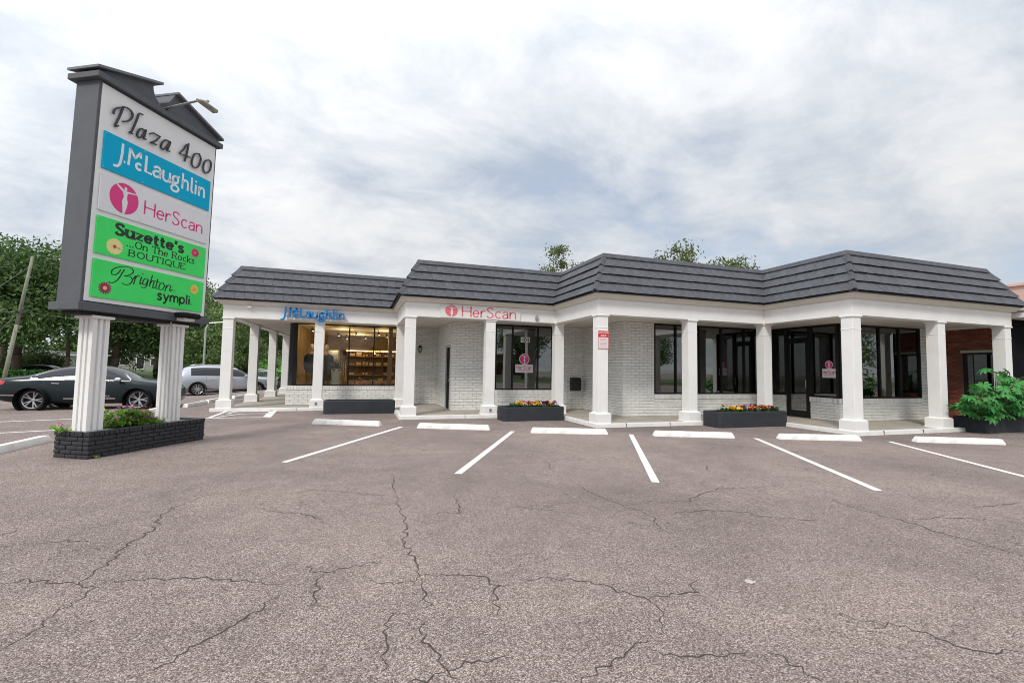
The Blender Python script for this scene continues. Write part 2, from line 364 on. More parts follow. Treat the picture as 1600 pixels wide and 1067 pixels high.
# skeleton letters: cap height 1, x-height 0.64; (advance, strokes, serif points)
X = 0.64
def bowl_a():
    return [smooth_pts([(.04, .53), (.2, .64), (.38, .62), (.46, .48), (.46, 0)]), smooth_pts([(.46, .38), (.22, .37), (.03, .25), (.03, .1), (.17, 0), (.36, .06), (.46, .2)])]
GL = {
 'H': (.74, [[(0, 0), (0, 1)], [(.74, 0), (.74, 1)], [(0, .52), (.74, .52)]], [(0, 0), (0, 1), (.74, 0), (.74, 1)]),
 'e': (.55, [[(.02, .34), (.53, .34)]+arc(.275, .32, .255, .32, 8, 318, 20)], []),
 'r': (.36, [[(0, 0), (0, X)], smooth_pts([(0, .38), (.1, .56), (.24, .64), (.37, .63)])], [(0, 0)]),
 'S': (.58, [smooth_pts([(.52, .86), (.42, .97), (.26, 1), (.09, .92), (.05, .75), (.15, .6), (.38, .46), (.53, .3), (.49, .1), (.3, 0), (.12, .02), (.02, .14)])], []),
 's': (.42, [smooth_pts([(.37, .54), (.28, .63), (.15, .63), (.05, .52), (.1, .4), (.28, .29), (.38, .18), (.33, .04), (.18, 0), (.02, .08)])], []),
 'c': (.5, [arc(.28, .32, .26, .32, 50, 312, 18)], []),
 'a': (.5, bowl_a(), []),
 'n': (.54, [[(0, 0), (0, X)], smooth_pts([(0, .36), (.12, .57), (.3, .64), (.47, .56), (.52, .36), (.52, 0)])], [(0, 0), (.52, 0)]),
 'm': (.86, [[(0, 0), (0, X)], smooth_pts([(0, .36), (.1, .57), (.24, .64), (.38, .56), (.42, .36), (.42, 0)]), smooth_pts([(.42, .36), (.52, .57), (.66, .64), (.8, .56), (.84, .36), (.84, 0)])], []),
 'u': (.54, [smooth_pts([(0, X), (0, .28), (.06, .08), (.2, 0), (.38, .06), (.52, .26)]), [(.52, X), (.52, 0)]], [(0, X), (.52, 0), (.45, X)]),
 'z': (.48, [[(.02, .6), (.45, .6), (.03, .04), (.47, .04)]], []),
 't': (.34, [smooth_pts([(.13, .9), (.13, .2), (.18, .04), (.34, .02)]), [(0, .62), (.33, .62)]], []),
 "'": (.14, [[(.08, 1.0), (.03, .74)]], []),
 '.': (.16, [[(.06, -.01), (.06, .13)]], []),
 'O': (.82, [arc(.41, .5, .39, .5, 90, 450, 28)], []),
 'Q': (.84, [arc(.41, .5, .39, .5, 90, 450, 28), [(.42, .2), (.72, -.16), (.84, -.16)]], []),
 'o': (.58, [arc(.28, .32, .27, .32, 90, 450, 22)], []),
 'T': (.72, [[(.36, 0), (.36, 1)], [(0, 1), (.72, 1)], [(0, 1), (0, .84)], [(.72, 1), (.72, .84)]], [(.36, 0)]),
 'h': (.54, [[(0, 0), (0, 1)], smooth_pts([(0, .36), (.12, .57), (.3, .64), (.47, .56), (.52, .36), (.52, 0)])], [(0, 0), (.52, 0), (-.05, 1)]),
 'R': (.68, [[(0, 0), (0, 1)], [(0, 1)]+smooth_pts([(.3, 1), (.52, .95), (.58, .76), (.5, .56), (.3, .5)])+[(0, .5)], [(.3, .5), (.66, .0)]], [(0, 0), (-.03, 1), (.66, 0)]),
 'k': (.52, [[(0, 0), (0, 1)], [(.45, .62), (.03, .26)], [(.15, .36), (.5, 0)]], [(0, 0), (-.04, 1), (.5, 0), (.43, X)]),
 'B': (.66, [[(0, 0), (0, 1)], [(0, 1)]+smooth_pts([(.3, 1), (.5, .95), (.55, .77), (.46, .58), (.3, .53)])+[(0, .53)], smooth_pts([(.3, .53), (.54, .46), (.62, .26), (.52, .06), (.3, 0)])+[(0, 0)]], [(-.04, 0), (-.04, 1)]),
 'U': (.74, [[(0, 1), (0, .3)]+smooth_pts([(0, .3), (.1, .07), (.37, 0), (.64, .07), (.74, .3)])+[(.74, 1)]], [(0, 1), (.74, 1)]),
 'I': (.1, [[(.05, 0), (.05, 1)]], [(.05, 0), (.05, 1)]),
 'E': (.6, [[(0, 0), (0, 1)], [(0, 1), (.58, 1), (.58, .86)], [(0, .52), (.46, .52)], [(0, 0), (.6, 0), (.6, .16)]], [(-.03, 0), (-.03, 1)]),
 'y': (.52, [[(0, X), (.27, .04)], [(.52, X), (.22, -.16)]+smooth_pts([(.22, -.16), (.13, -.27), (0, -.26)])], []),
 'p': (.56, [[(0, X), (0, -.28)], arc(.27, .32, .26, .32, 175, -175, 24)], []),
 'l': (.08, [[(.03, 0), (.03, 1)]], []),
 'i': (.08, [[(.03, 0), (.03, X)], [(.03, .86), (.03, .93)]], []),
 '4': (.6, [[(.44, 0), (.44, 1), (.02, .3), (.6, .3)]], []), '0': (.58, [arc(.29, .5, .27, .5, 90, 450, 24)], []),
 ' ': (.3, [], []),
}
def text_strokes(txt, gap=.2):
    x = 0; res = []; ser = []
    for ch in txt:
        adv, st, sf = GL[ch]
        res.append((ch, [[(px+x, py) for px, py in s] for s in st], [(px+x, py) for px, py in sf])); x += adv+gap
    return res, x-gap
def write(parent, name, txt, x0, x1, base, cap, w, m, place, depth, thin=1.0, serif=0.0, gap=.2, mb=None, per_letter=True):
    """lettering between x0 and x1 on a plane"""
    gl, tot = text_strokes(txt, gap); sx = (x1-x0)/tot; obs = []
    one = mb or MB()
    for ch, st, sf in gl:
        if not st: continue
        b = MB() if per_letter else one
        for s in st: ribbon(b, [(x0+px*sx, base+py*cap) for px, py in s], w, place, depth, thin)
        for px, py in sf:
            if serif: ribbon(b, [(x0+px*sx-serif, base+py*cap), (x0+px*sx+serif, base+py*cap)], w*max(thin, .4)*.9, place, depth*1.01)
        if per_letter: obs.append(b.obj(name, m, parent, fixn=True))
    if not per_letter and mb is None: obs.append(one.obj(name, m, parent, fixn=True))
    return obs
def bfont(name, txt, size, m, mat_world, parent, offset=0.0, extrude=0.001, align='CENTER'):
    """small print with Blender's built-in typeface, turned into a mesh"""
    c = bpy.data.curves.new(name, 'FONT'); c.body = txt; c.size = size; c.extrude = extrude; c.offset = offset; c.align_x = align; c.resolution_u = 3
    t = bpy.data.objects.new(name, c); COL.objects.link(t)
    dg = bpy.context.evaluated_depsgraph_get(); me = bpy.data.meshes.new_from_object(t.evaluated_get(dg))
    bpy.data.objects.remove(t); bpy.data.curves.remove(c)
    me.transform(mat_world); me.materials.clear(); me.materials.append(m); me.name = name
    return link(name, me, parent)
JM = [[[(.42, 1.05), (.41, .5), (.38, .15)]+smooth_pts([(.38, .15), (.31, -.2), (.17, -.36), (0, -.39)])], [[(.56, .05), (.6, .05)]],
      [[(.82, 0), (.86, 1)], [(.86, 1), (1.18, .56)], [(1.18, .56), (1.5, 1)], [(1.5, 1), (1.52, .70)]], [arc(1.45, .14, .17, .18, 50, 315)], [[(1.88, 1), (1.88, .03), (2.28, .03)]],
      [[(x*1.0+2.42-.04, y) for x, y in s] for s in bowl_a()],
      [smooth_pts([(3.05, .62), (3.05, .24), (3.12, .05), (3.26, 0), (3.42, .06), (3.52, .24)]), [(3.52, .62), (3.52, 0)]],
      [arc(3.93, .36, .2, .22, 90, 450, 20), [(4.02, .56), (4.2, .64)], smooth_pts([(3.78, .2), (3.72, .08), (3.86, .01), (4.05, -.03), (4.2, -.18), (4.1, -.36), (3.9, -.42), (3.7, -.34), (3.68, -.18), (3.8, -.02)])],
      [[(4.46, 1), (4.46, 0)], smooth_pts([(4.46, .34), (4.56, .54), (4.7, .62), (4.84, .54), (4.88, .34), (4.88, 0)])],
      [[(5.16, 1), (5.16, .2)]+smooth_pts([(5.16, .2), (5.2, .05), (5.3, .02)])], [[(5.5, .62), (5.5, 0)], [(5.5, .84), (5.5, .9)]],
      [[(5.78, .62), (5.78, 0)], smooth_pts([(5.78, .34), (5.88, .54), (6.02, .62), (6.16, .54), (6.2, .34), (6.2, 0)])]]
def figure_emblem(parent, name, cx_, cz, rx, rz, place, m_oval, m_fig, d):
    b = MB(); disc(b, cx_, cz, rx, rz, place, 0, d); o = b.obj(name, m_oval, parent)
    f = MB()
    P = lambda x, y: (cx_+x*rx, cz+y*rz)
    disc(f, *P(.04, .66), rx*.10, rz*.12, place, d, d*1.6, 14)
    polyp(f, [P(*q) for q in [(-.02, .56), (.10, .56), (.2, .42), (.16, .1), (.24, -.2), (.2, -.55), (.06, -1.0), (-.06, -1.0), (-.1, -.5), (-.16, -.2), (-.06, .1), (-.12, .42)]], place, d, d*1.6)
    polyp(f, [P(*q) for q in [(.12, .52), (.14, .40), (.84, .52), (.86, .58)]], place, d, d*1.5)
    polyp(f, [P(*q) for q in [(-.04, .54), (-.12, .40), (-.66, .80), (-.58, .86)]], place, d, d*1.5)
    f.obj('figure_mark', m_fig, o); return o
CRACKS=[[(-1.71,3.18),(-1.68,3.27),(-1.66,3.4),(-1.66,3.55),(-1.63,3.68),(-1.63,3.86),(-1.74,3.96),(-1.75,4.2),(-1.74,4.4),(-1.76,4.71),(-1.72,4.97),(-1.73,5.19),(-1.79,5.45),(-1.78,5.77),(-1.68,5.99),(-1.62,6.2),(-1.44,6.26),(-1.22,6.32)],[(-2.22,4.08),(-2.14,4.16),(-1.95,4.05),(-1.74,3.96)],[(-1.65,3.91),(-1.56,3.96),(-1.4,3.93),(-1.18,3.88),(-0.97,3.84),(-0.77,3.75),(-0.64,3.67),(-0.51,3.59),(-0.41,3.62)],[(-0.9,2.77),(-0.82,2.87),(-0.76,2.96),(-0.66,3.05),(-0.62,3.15),(-0.53,3.26),(-0.44,3.4)],[(-0.97,5.55),(-0.79,5.36),(-0.47,5.19),(-0.34,5.0),(-0.24,4.8)],[(-0.97,5.55),(-0.91,5.82)],[(0.46,5.65),(0.47,5.1),(0.49,4.72),(0.47,4.36),(0.41,4.13),(0.46,3.9),(0.47,3.67),(0.47,3.45),(0.41,3.36),(0.22,3.41),(0.07,3.5)],[(0.47,3.45),(0.63,3.42),(0.78,3.37),(0.91,3.31),(0.96,3.15),(0.89,2.94),(0.86,2.78)],[(0.96,3.15),(1.05,3.13)],[(0.47,3.42),(0.48,3.19),(0.45,2.99)],[(0.39,2.89),(0.38,2.68),(0.44,2.57),(0.45,2.4),(0.46,2.35),(0.52,2.27)],[(0.46,2.35),(0.36,2.33),(0.27,2.32)],[(0.46,2.35),(0.57,2.4),(0.68,2.38),(0.81,2.36)],[(-0.33,3.85),(-0.21,3.7),(-0.04,3.73),(0.1,3.75),(0.22,3.81)],[(-0.21,3.7),(-0.21,3.44),(-0.22,3.23),(-0.12,3.16)],[(0.54,4.81),(0.74,4.83),(0.94,4.86),(1.06,4.77),(1.11,5.18),(1.14,5.51)],[(-2.45,4.91),(-2.29,4.94),(-2.09,4.86)],[(-2.86,5.21),(-2.84,5.37)],[(-0.69,5.99),(-0.54,6.18),(-0.31,6.04),(-0.06,5.93),(0.16,5.77),(0.46,5.65)],[(0.5,6.8),(0.46,5.65)],[(0.24,3.01),(0.21,2.83),(0.19,2.56),(0.16,2.44)],[(1.09,3.19),(1.32,3.16),(1.54,3.07),(1.67,2.95),(1.76,2.8),(1.88,2.68),(1.86,2.53),(1.76,2.4),(1.72,2.31)],[(1.88,2.68),(2.07,2.7),(2.24,2.68),(2.31,2.78),(2.39,2.83)],[(1.06,2.09),(1.2,2.15),(1.37,2.2),(1.48,2.26),(1.61,2.31)],[(1.54,2.21),(1.63,2.13),(1.76,2.09),(1.9,2.04),(2.06,2.05)],[(2.18,1.99),(2.19,1.85),(2.21,1.74)],[(2.99,2.06),(3.1,2.0),(3.2,1.92),(3.21,1.82),(3.23,1.7),(3.35,1.65),(3.51,1.59)],[(2.8,5.82),(2.78,5.07),(2.87,4.57),(2.95,4.15),(2.83,3.93),(2.77,3.59)],[(2.87,4.57),(3.28,4.62),(3.71,4.54),(3.97,4.69),(4.53,4.93),(4.99,4.81),(5.53,4.84)],[(2.98,4.14),(3.32,4.21),(3.7,4.17),(4.0,4.03),(4.13,3.82),(4.4,3.67),(4.7,3.51)],[(5.54,4.35),(5.4,3.89),(5.38,3.54),(5.42,3.26),(5.37,2.96),(5.42,2.74),(5.38,2.42)],[(5.54,3.33),(5.92,3.31),(6.29,3.17),(6.59,2.93)],[(6.74,3.43),(7.22,3.43),(7.64,3.42)],[(1.64,4.84),(1.89,4.72),(2.08,4.55)],[(5.44,6.27),(5.11,5.75)],[(2.96,7.0),(2.78,6.33)]]

# ------------------------------------------------------------------ ground, street, lawn
def sstep(a, b, x):
    t = max(0.0, min(1.0, (x-a)/(b-a))); return t*t*(3-2*t)
def gz(u, v):
    return -0.30*sstep(-4.9, -9.0, u)*sstep(17.5, 29.0, v)
def axis(*segs):
    r = []
    for a, b, n in segs: r += [a+(b-a)*i/n for i in range(n)]
    return r+[segs[-1][1]]
def sheet(name, us, vs, zf, m):
    vv = [(u, v, zf(u, v)) for v in vs for u in us]; n = len(us)
    ff = [(j*n+i, j*n+i+1, (j+1)*n+i+1, (j+1)*n+i) for j in range(len(vs)-1) for i in range(n-1)]
    return MB().add(vv, ff).obj(name, m, smooth='all')
g_ = sheet('parking_lot', axis((-400, -40, 3), (-40, -14, 6), (-14, -4, 14), (-4, 60, 4), (60, 400, 3)), axis((-400, -40, 3), (-40, 12, 4), (12, 34, 22), (34, 60, 4), (60, 400, 3)), gz, asphalt)
tag(g_, 'worn pinkish grey asphalt of the parking lot', kind='structure')
def lawn_z(u, v): return -0.27+0.85*sstep(40, 58, v)
l_ = sheet('lawn', axis((-300, -60, 2), (-60, -4, 8)), axis((39, 60, 10), (60, 300, 3)), lawn_z, grass_m); tag(l_, 'green lawn across the street', kind='structure')
s_ = sheet('street', axis((-300, -60, 2), (-60, -4.6, 8)), axis((33.8, 38.8, 2)), lambda u, v: gz(u, v)+0.006, street_m); tag(s_, 'side street beyond the parked cars', kind='structure')

def line(name, pts, w, label, closed=False):
    b = MB(); ribbon(b, pts, w, lambda x, y, d: (x, y, gz(x, y)+0.004+d), 0.001); o = b.obj(name, line_m, fixn=True); tag(o, label, kind='structure'); return o
LN = [((-1.033, 7.999), (1.083, 12.022)), ((1.407, 6.569), (3.601, 10.670)), ((3.895, 5.422), (6.204, 9.580)), ((6.505, 4.296), (8.779, 8.416)), ((9.0, 3.15), (11.548, 7.334))]
nm = ['leftmost', 'second', 'middle', 'fourth', 'rightmost']
for k, (a, b) in enumerate(LN): line('parking_line', [a, b], 0.105, 'white parking line, %s of the five in front of the shops' % nm[k])
for pts in [[(-3.92, 14.92), (-3.96, 17.0)], [(-3.92, 14.92), (-2.46, 14.93)], smooth_pts([(-3.74, 16.13), (-3.67, 16.7), (-3.45, 16.82), (-3.11, 16.86), (-2.63, 16.88)]), smooth_pts([(-3.77, 15.24), (-3.55, 15.71), (-3.29, 16.06), (-2.62, 16.17)])]:
    line('hatch_line', pts, 0.10, 'white hatching line on the asphalt at the corner column')
line('hatch_line', [(-2.46, 14.93), (-2.60, 16.9)], 0.22, 'wide white end line of the hatched patch')
line('parking_line', [(-12.0, 10.65), (-5.75, 13.0)], 0.1, 'white parking line left of the sign, nearer one'); line('parking_line', [(-13.5, 12.86), (-5.9, 15.7)], 0.1, 'white parking line left of the sign, farther one')

cb = MB(); rnd = random.Random(3)
for p in CRACKS:
    q = [Vector(x) for x in p]; pts = []
    for i in range(len(q)-1):
        n = max(2, int((q[i+1]-q[i]).length/0.035)); d = (q[i+1]-q[i]); nn = Vector((-d.y, d.x)).normalized() if d.length > 1e-6 else Vector((0, 1))
        for k in range(n):
            t = k/n; pts.append(q[i]+d*t+nn*rnd.gauss(0, 0.010)+nn*0.018*sin(7*t+i*2.1))
    pts.append(q[-1])
    L_ = []; R_ = []
    for i, c in enumerate(pts):
        a = pts[max(0, i-1)]; b = pts[min(len(pts)-1, i+1)]; d = (b-a)
        nn = Vector((-d.y, d.x)).normalized() if d.length > 1e-6 else Vector((0, 1))
        dist = c.length; w = (0.0030+0.0035*rnd.random())*(0.5+min(1, 3.0*min(i, len(pts)-1-i)/len(pts)))*(0.68+0.048*dist)
        L_.append(c+nn*w); R_.append(c-nn*w*rnd.uniform(.5, 1))
    n = len(pts); vs = [(c.x, c.y, 0.0022) for c in L_]+[(c.x, c.y, 0.0022) for c in R_]
    cb.add(vs, [(i, n+i, n+i+1, i+1) for i in range(n-1)])
tag(cb.obj('pavement_cracks', crack_m), 'dark cracks branching across the asphalt', kind='stuff')
# loose grit, chips and fallen leaves lying on the asphalt
gb = MB()
for i in range(420):
    r = 2.2+11*rnd.random()**1.3; a = rnd.uniform(-.62, 1.2); x, y = r*sin(a), r*cos(a); s = rnd.uniform(.004, .010)
    vs = [(x+s*cos(t)*rnd.uniform(.6, 1.2), y+s*sin(t)*rnd.uniform(.6, 1.2), 0.001) for t in (0, 1.6, 3.1, 4.7)]+[(x, y, s*.9)]
    gb.add(vs, [(0, 1, 4), (1, 2, 4), (2, 3, 4), (3, 0, 4)])
tag(gb.obj('grit', mat('grit', (.4, .36, .33), .9, .4, 200)), 'loose grit scattered on the asphalt', kind='stuff')

lb2 = MB()
for i in range(70):
    x = rnd.uniform(-3, 16); y = 13.2-.36*x+rnd.gauss(0, 1.2); a = rnd.uniform(0, 6.28); s = rnd.uniform(.015, .035); d = Vector((cos(a), sin(a), 0))*s; e = Vector((-sin(a), cos(a), 0))*s*.5; p = Vector((x, y, .006))
    if y > 15 or y < 3: continue
    lb2.add([p-d, p-e+Vector((0, 0, .004)), p+d, p+e+Vector((0, 0, .006))], [(0, 1, 2, 3)])
tag(lb2.obj('fallen_leaves', mat('dry_leaf', (.20, .11, .045), .9, .4, 30)), 'scattered dry leaves on the asphalt', kind='stuff')
sp_ = MB(); polyp(sp_, [(2.725+.05*cos(t)*rnd.uniform(.3, 1.2), 2.693+.035*sin(t)*rnd.uniform(.3, 1.2)) for t in [k*.45 for k in range(14)]], lambda x, y, d: (x, y, .003+d), 0, .0006)
tag(sp_.obj('paint_splash', mat('pale_splash', (.46, .42, .40), .9, .3, 60)), 'pale paint splash on the asphalt', kind='structure')

# ------------------------------------------------------------------ wheel stops
def stop_mesh(L=1.83):
    b = MB(); n = 12; secs = []
    xs = [0, .012]+[L*i/(n-2) for i in range(1, n-2)]+[L-.012, L]
    for i, x in enumerate(xs):
        e = 0.012 if i in (0, n) else 0
        w0, w1, h = .085-e*.3, .060-e*.4, .122-e*1.0
        j = rnd.uniform(-.002, .002)
        secs.append([(x, -w0, 0), (x, -w0*.98+j, .03), (x+(.045 if i < 2 else -.045 if i > n-2 else 0), -w1+j, h), (x+(.045 if i < 2 else -.045 if i > n-2 else 0), w1+j, h), (x, w0*.98, .03), (x, w0, 0)])
    k = 6; vs = [p for s in secs for p in s]
    fs = [(i*k+j, (i+1)*k+j, (i+1)*k+j+1, i*k+j+1) for i in range(n) for j in range(k-1)]+[tuple(range(k))[::-1], tuple(range(n*k, n*k+k))]
    return b.add(vs, fs).mesh('wheel_stop', stop_m, bevel=0.008, segs=2, smooth=True)
SM = [stop_mesh() for _ in range(3)]
STOPS = [((-1.094, 13.036), 115.5, 'leftmost white wheel stop, in front of the flowerless planter'), ((1.428, 11.70), 114.0, 'white wheel stop in front of the open doorway recess'),
         ((3.932, 10.318), 110.5, 'white wheel stop below the column with the red notice'), ((6.598, 9.232), 112.6, 'chipped white wheel stop left of the planter by the glass door'),
         ((9.235, 8.17), 110.5, 'white wheel stop in front of the glass entrance corner'), ((12.111, 7.117), 114.5, 'rightmost white wheel stop, before the big leafy plant')]
for k, (p, a, lb) in enumerate(STOPS):
    d = Vector((sin(radians(a)), cos(radians(a)))); nn = Vector((-d.y, d.x))
    c = Vector(p)+nn*0.085
    o = link('wheel_stop', SM[k % 3], None, (c.x, c.y, 0), (0, 0, atan2(d.y, d.x))); tag(o, lb, 'wheel stop', 'wheel stops in front of the shops')
for k, (u, v, lb) in enumerate([(-5.52, 9.25, 'white wheel stop at the left edge beside the brick sign base'), (-5.95, 15.6, 'white wheel stop behind the pink flowers'), (-5.62, 18.7, 'nearer of two white wheel stops beside the silver car'), (-5.55, 20.85, 'farther of two white wheel stops beside the silver car'), (-5.2, 23.2, 'white wheel stop behind the corner column')]):
    o = link('wheel_stop', SM[(k+1) % 3], None, (u, v, gz(u, v)), (0, 0, radians(90-2*k))); tag(o, lb, 'wheel stop', 'wheel stops along the left side')

# ------------------------------------------------------------------ the plaza building
uA, uB, uC, uD, uE = -4.427, 1.064, 5.881, 11.636, 18.711
vA, vB, vC, vD = 16.804, 13.603, 10.777, 8.086
D_, CW = 0.22, 0.303
PATH = [(-3.93, 27.0), (uA, vA), (uB, vA), (uB, vB), (uC, vB), (uC, vC), (uD, vC), (uD, vD), (uE, vD), (uE, 26.5)]
BU = thing('shopping_plaza', 'white single storey shopping plaza with dark mansard roof and stepped colonnade', 'building', (7, 15, 0), world=True)
SLAB = 0.10
# porch slab and kerb
ins = offset_path(PATH, 0.25)
poly = [(p.x, p.y) for p in ins]
slab = MB().prism(poly, 0.02, SLAB).obj('porch_slab', concrete, BU)
kb = MB(); sweep(kb, PATH[1:9], [(0.10, -0.02), (0.115, SLAB-.012), (0.125, SLAB+.004), (0.25, SLAB+.004), (0.25, -0.02)])
kerb = kb.obj('kerb', mat('kerb_paint', (.72, .71, .69), .7, .06, 4, .3, 60, dirt=.3, dirt_c=(.4, .36, .33)), BU, fixn=True)
for x, y0 in ((3.1, vB), (8.3, vC), (14.2, vD), (-1.9, vA), (6.9, vC), (12.7, vD)):
    MB().box(x, x+.008, y0+.095, y0+.2, .0, SLAB+.0055).obj('joint', crack_m, kerb)
# beam, cornice, drip edge
bb = MB(); sweep(bb, PATH, [(0.206, 3.03), (0.206, 3.345), (0.200, 3.352), (0.200, 3.50), (0.53, 3.50), (0.53, 3.03)])
beam = bb.obj('fascia_beam', white, BU, fixn=True)
bb = MB(); sweep(bb, PATH, [(0.198, 3.44), (0.185, 3.455), (0.13, 3.462), (0.105, 3.50), (0.055, 3.53), (0.045, 3.588), (0.25, 3.588)])
bb.obj('cornice', cream, BU, fixn=True)
bb = MB(); sweep(bb, PATH, [(-0.012, 3.585), (-0.012, 3.622), (0.12, 3.622), (0.12, 3.585)])
bb.obj('drip_edge', dark_gap, BU, fixn=True)
# soffit and ceiling
ins = offset_path(PATH, 0.5); MB().prism([(p.x, p.y) for p in ins], 3.06, 3.10).obj('soffit', soffit_m, BU)

# columns
def column(u, v, label=None, full=True):
    b = MB().box(u, u+CW, v, v+CW, SLAB, 3.035); c = b.obj('column', white, BU, bevel=.006)
    e = .068
    p = MB(); p.hexa([(u-e, v-e, SLAB-.0), (u+CW+e, v-e, SLAB), (u+CW+e, v+CW+e, SLAB), (u-e, v+CW+e, SLAB), (u-e, v-e, SLAB+.255), (u+CW+e, v-e, SLAB+.255), (u+CW+e, v+CW+e, SLAB+.255), (u-e, v+CW+e, SLAB+.255)])
    p.hexa([(u-e, v-e, SLAB+.255), (u+CW+e, v-e, SLAB+.255), (u+CW+e, v+CW+e, SLAB+.255), (u-e, v+CW+e, SLAB+.255), (u-.012, v-.012, SLAB+.285), (u+CW+.012, v-.012, SLAB+.285), (u+CW+.012, v+CW+.012, SLAB+.285), (u-.012, v+CW+.012, SLAB+.285)])
    p.obj('plinth', white, c, bevel=.005)
    f = .095
    MB().box(u-f, u+CW+f, v-f, v+CW+f, -.02, SLAB+.009).obj('base_block', white, c, bevel=.008)
    MB().box(u-.028, u+CW+.028, v-.028, v+CW+.028, 2.985, 3.032).obj('capital', white, c, bevel=.006)
    MB().box(u-.007, u+CW+.007, v-.007, v+CW+.007, 2.662, 2.684).obj('neck_ring', white, c, bevel=.004)
    return c
cols = [(uA+D_, vA+D_), (-1.456, vA+D_), (uB+D_, vA+D_), (uB+D_, vB+D_), (3.746, vB+D_), (uC+D_, vB+D_), (uC+D_, vC+D_), (9.038, vC+D_), (uD+D_, vC+D_), (uD+D_, vD+D_), (15.166, vD+D_), (uE-D_-CW, vD+D_),
        (-4.02, 20.03), (-3.86, 23.12), (-3.70, 25.9)]
COLS = [column(*c) for c in cols]
# little boxes on plinths (outdoor sockets)
for u, v in ((-1.33, vA+D_-.068), (3.90, vB+D_-.068)):
    b = MB().box(u-.03, u+.03, v-.03, v-.001, .20, .29); b.box(u-.018, u+.018, v-.05, v-.03, .25, .285)
    b.obj('outdoor_socket', mat('grey_cover', (.3, .3, .3), .5), BU, bevel=.004)
b = MB().tube((15.166+CW+.07, 8.40, .33), (15.166+CW+.12, 8.37, .33), .03, .03, 10).tube((15.166+CW+.10, 8.37, .33), (15.166+CW+.10, 8.30, .29), .022, .03, 10)
b.obj('hose_tap', steel, BU)

# roof
K, ZR, Z0 = 0.603, 4.778, 3.618
RISE = ZR-Z0; SL = sqrt(K*K+RISE*RISE)
roof_e = MB(); rings = [offset_path(PATH, 0.0), offset_path(PATH, K)]
n = len(PATH)
roof_e.add([(p.x, p.y, Z0) for p in rings[0]]+[(p.x, p.y, ZR) for p in rings[1]], [(i, i+1, n+i+1, n+i) for i in range(n-1)])
roof = roof_e.obj('roof', dark_gap, BU)
inn = offset_path(PATH, K); MB().prism([(p.x, p.y) for p in inn], 4.60, 4.66).obj('roof_deck', mat('roof_membrane', (.3, .3, .3), .9), BU)
TW, CO = 0.285, 0.2265
def tile_verts(b0, b1, t0, t1, y0, y1):
    """bottom and top extents along the eave; tapered slab, thick at its lower edge"""
    g = .0009; l0, l1 = b0+g, max(b0+g+.002, b1-g); m0, m1 = t0+g, max(t0+g+.002, t1-g)
    vs = [(l0, y0+.095, .004), (l1, y0+.095, .004), (m1, y1, .004), (m0, y1, .004), (l0, y0, .064), (l1, y0, .064), (m1, y1, .012), (m0, y1, .012)]
    return vs, [(0, 3, 2, 1), (4, 5, 6, 7), (0, 1, 5, 4), (1, 2, 6, 5), (2, 3, 7, 6), (3, 0, 4, 7)]
tv, tf = tile_verts(0, TW, 0, TW, -0.025, CO*SL+.02)
TM = [MB().add([(x, y, z+(dz if z > .02 else 0)) for x, y, z in tv], tf).mesh('roof_tile', tile_m, bevel=.004) for dz in (0, .004, -.004)]
tiles = []
for i in range(1, 8):
    P0, P1 = Vector(PATH[i]), Vector(PATH[i+1]); Xd = (P1-P0).normalized(); nn = Vector((-Xd.y, Xd.x))
    Y = Vector((nn.x*K, nn.y*K, RISE)).normalized(); X3 = Vector((Xd.x, Xd.y, 0)); Z3 = X3.cross(Y)
    q = offset_path(PATH, K); sa = (q[i]-P0).dot(Xd); sb = (q[i+1]-P0).dot(Xd); Ls = (P1-P0).length
    for c in range(4):
        t0, t1 = c*CO, (c+1)*CO; a0, a1 = sa*t0, sa*t1; b0, b1 = Ls+(sb-Ls)*t0, Ls+(sb-Ls)*t1
        x = min(a0, a1)-TW*rnd.random()
        while x < max(b0, b1):
            jw = 0
            lo0, hi0, lo1, hi1 = max(x, a0), min(x+TW, b0), max(x, a1), min(x+TW, b1)
            if hi0 > lo0+.01 or hi1 > lo1+.01:
                o3 = Vector((P0.x, P0.y, Z0))+Y*(t0*SL)
                clipped = (lo0 > x+1e-6) or (lo1 > x+1e-6) or (hi0 < x+TW-1e-6) or (hi1 < x+TW-1e-6)
                Mx = Matrix(((X3.x, Y.x, Z3.x, o3.x), (X3.y, Y.y, Z3.y, o3.y), (X3.z, Y.z, Z3.z, o3.z), (0, 0, 0, 1)))
                ctr = o3+X3*(x+TW/2); dep = ctr.x*sin(YAW)+ctr.y*cos(YAW); face = abs((Vector((ctr.x, ctr.y, 0)).normalized()).dot(Vector((nn.x, nn.y, 0))))
                if clipped:
                    if hi0 <= lo0: lo0 = hi0 = (lo0 if lo0 > x+1e-6 else hi0)
                    if hi1 <= lo1: lo1 = hi1 = (lo1 if lo1 > x+1e-6 else hi1)
                    lo0, lo1 = min(lo0, x+TW), min(lo1, x+TW); hi0, hi1 = max(hi0, lo0), max(hi1, lo1)
                    tiles.append((face/dep*.6, Mx, (lo0, hi0, lo1, hi1)))
                else: tiles.append((face/dep, Mx @ Matrix.Translation((x, 0, rnd.uniform(0, .005))), None))
            x += TW
tiles.sort(key=lambda t: -t[0]); rest = MB()
for k, (_, Mx, clip) in enumerate(tiles):
    if k < 298 and clip is None:
        o = link('roof_tile', TM[k % 3], roof); o.matrix_local = Mx
    else:
        vs, fs = tile_verts(*((clip) if clip else (0, TW, 0, TW)), -0.025, CO*SL+.02)
        rest.add([Mx @ Vector(v) for v in vs], fs)
ro = rest.obj('roof_tiles', tile_m, roof, fixn=True); ro['kind'] = 'stuff'
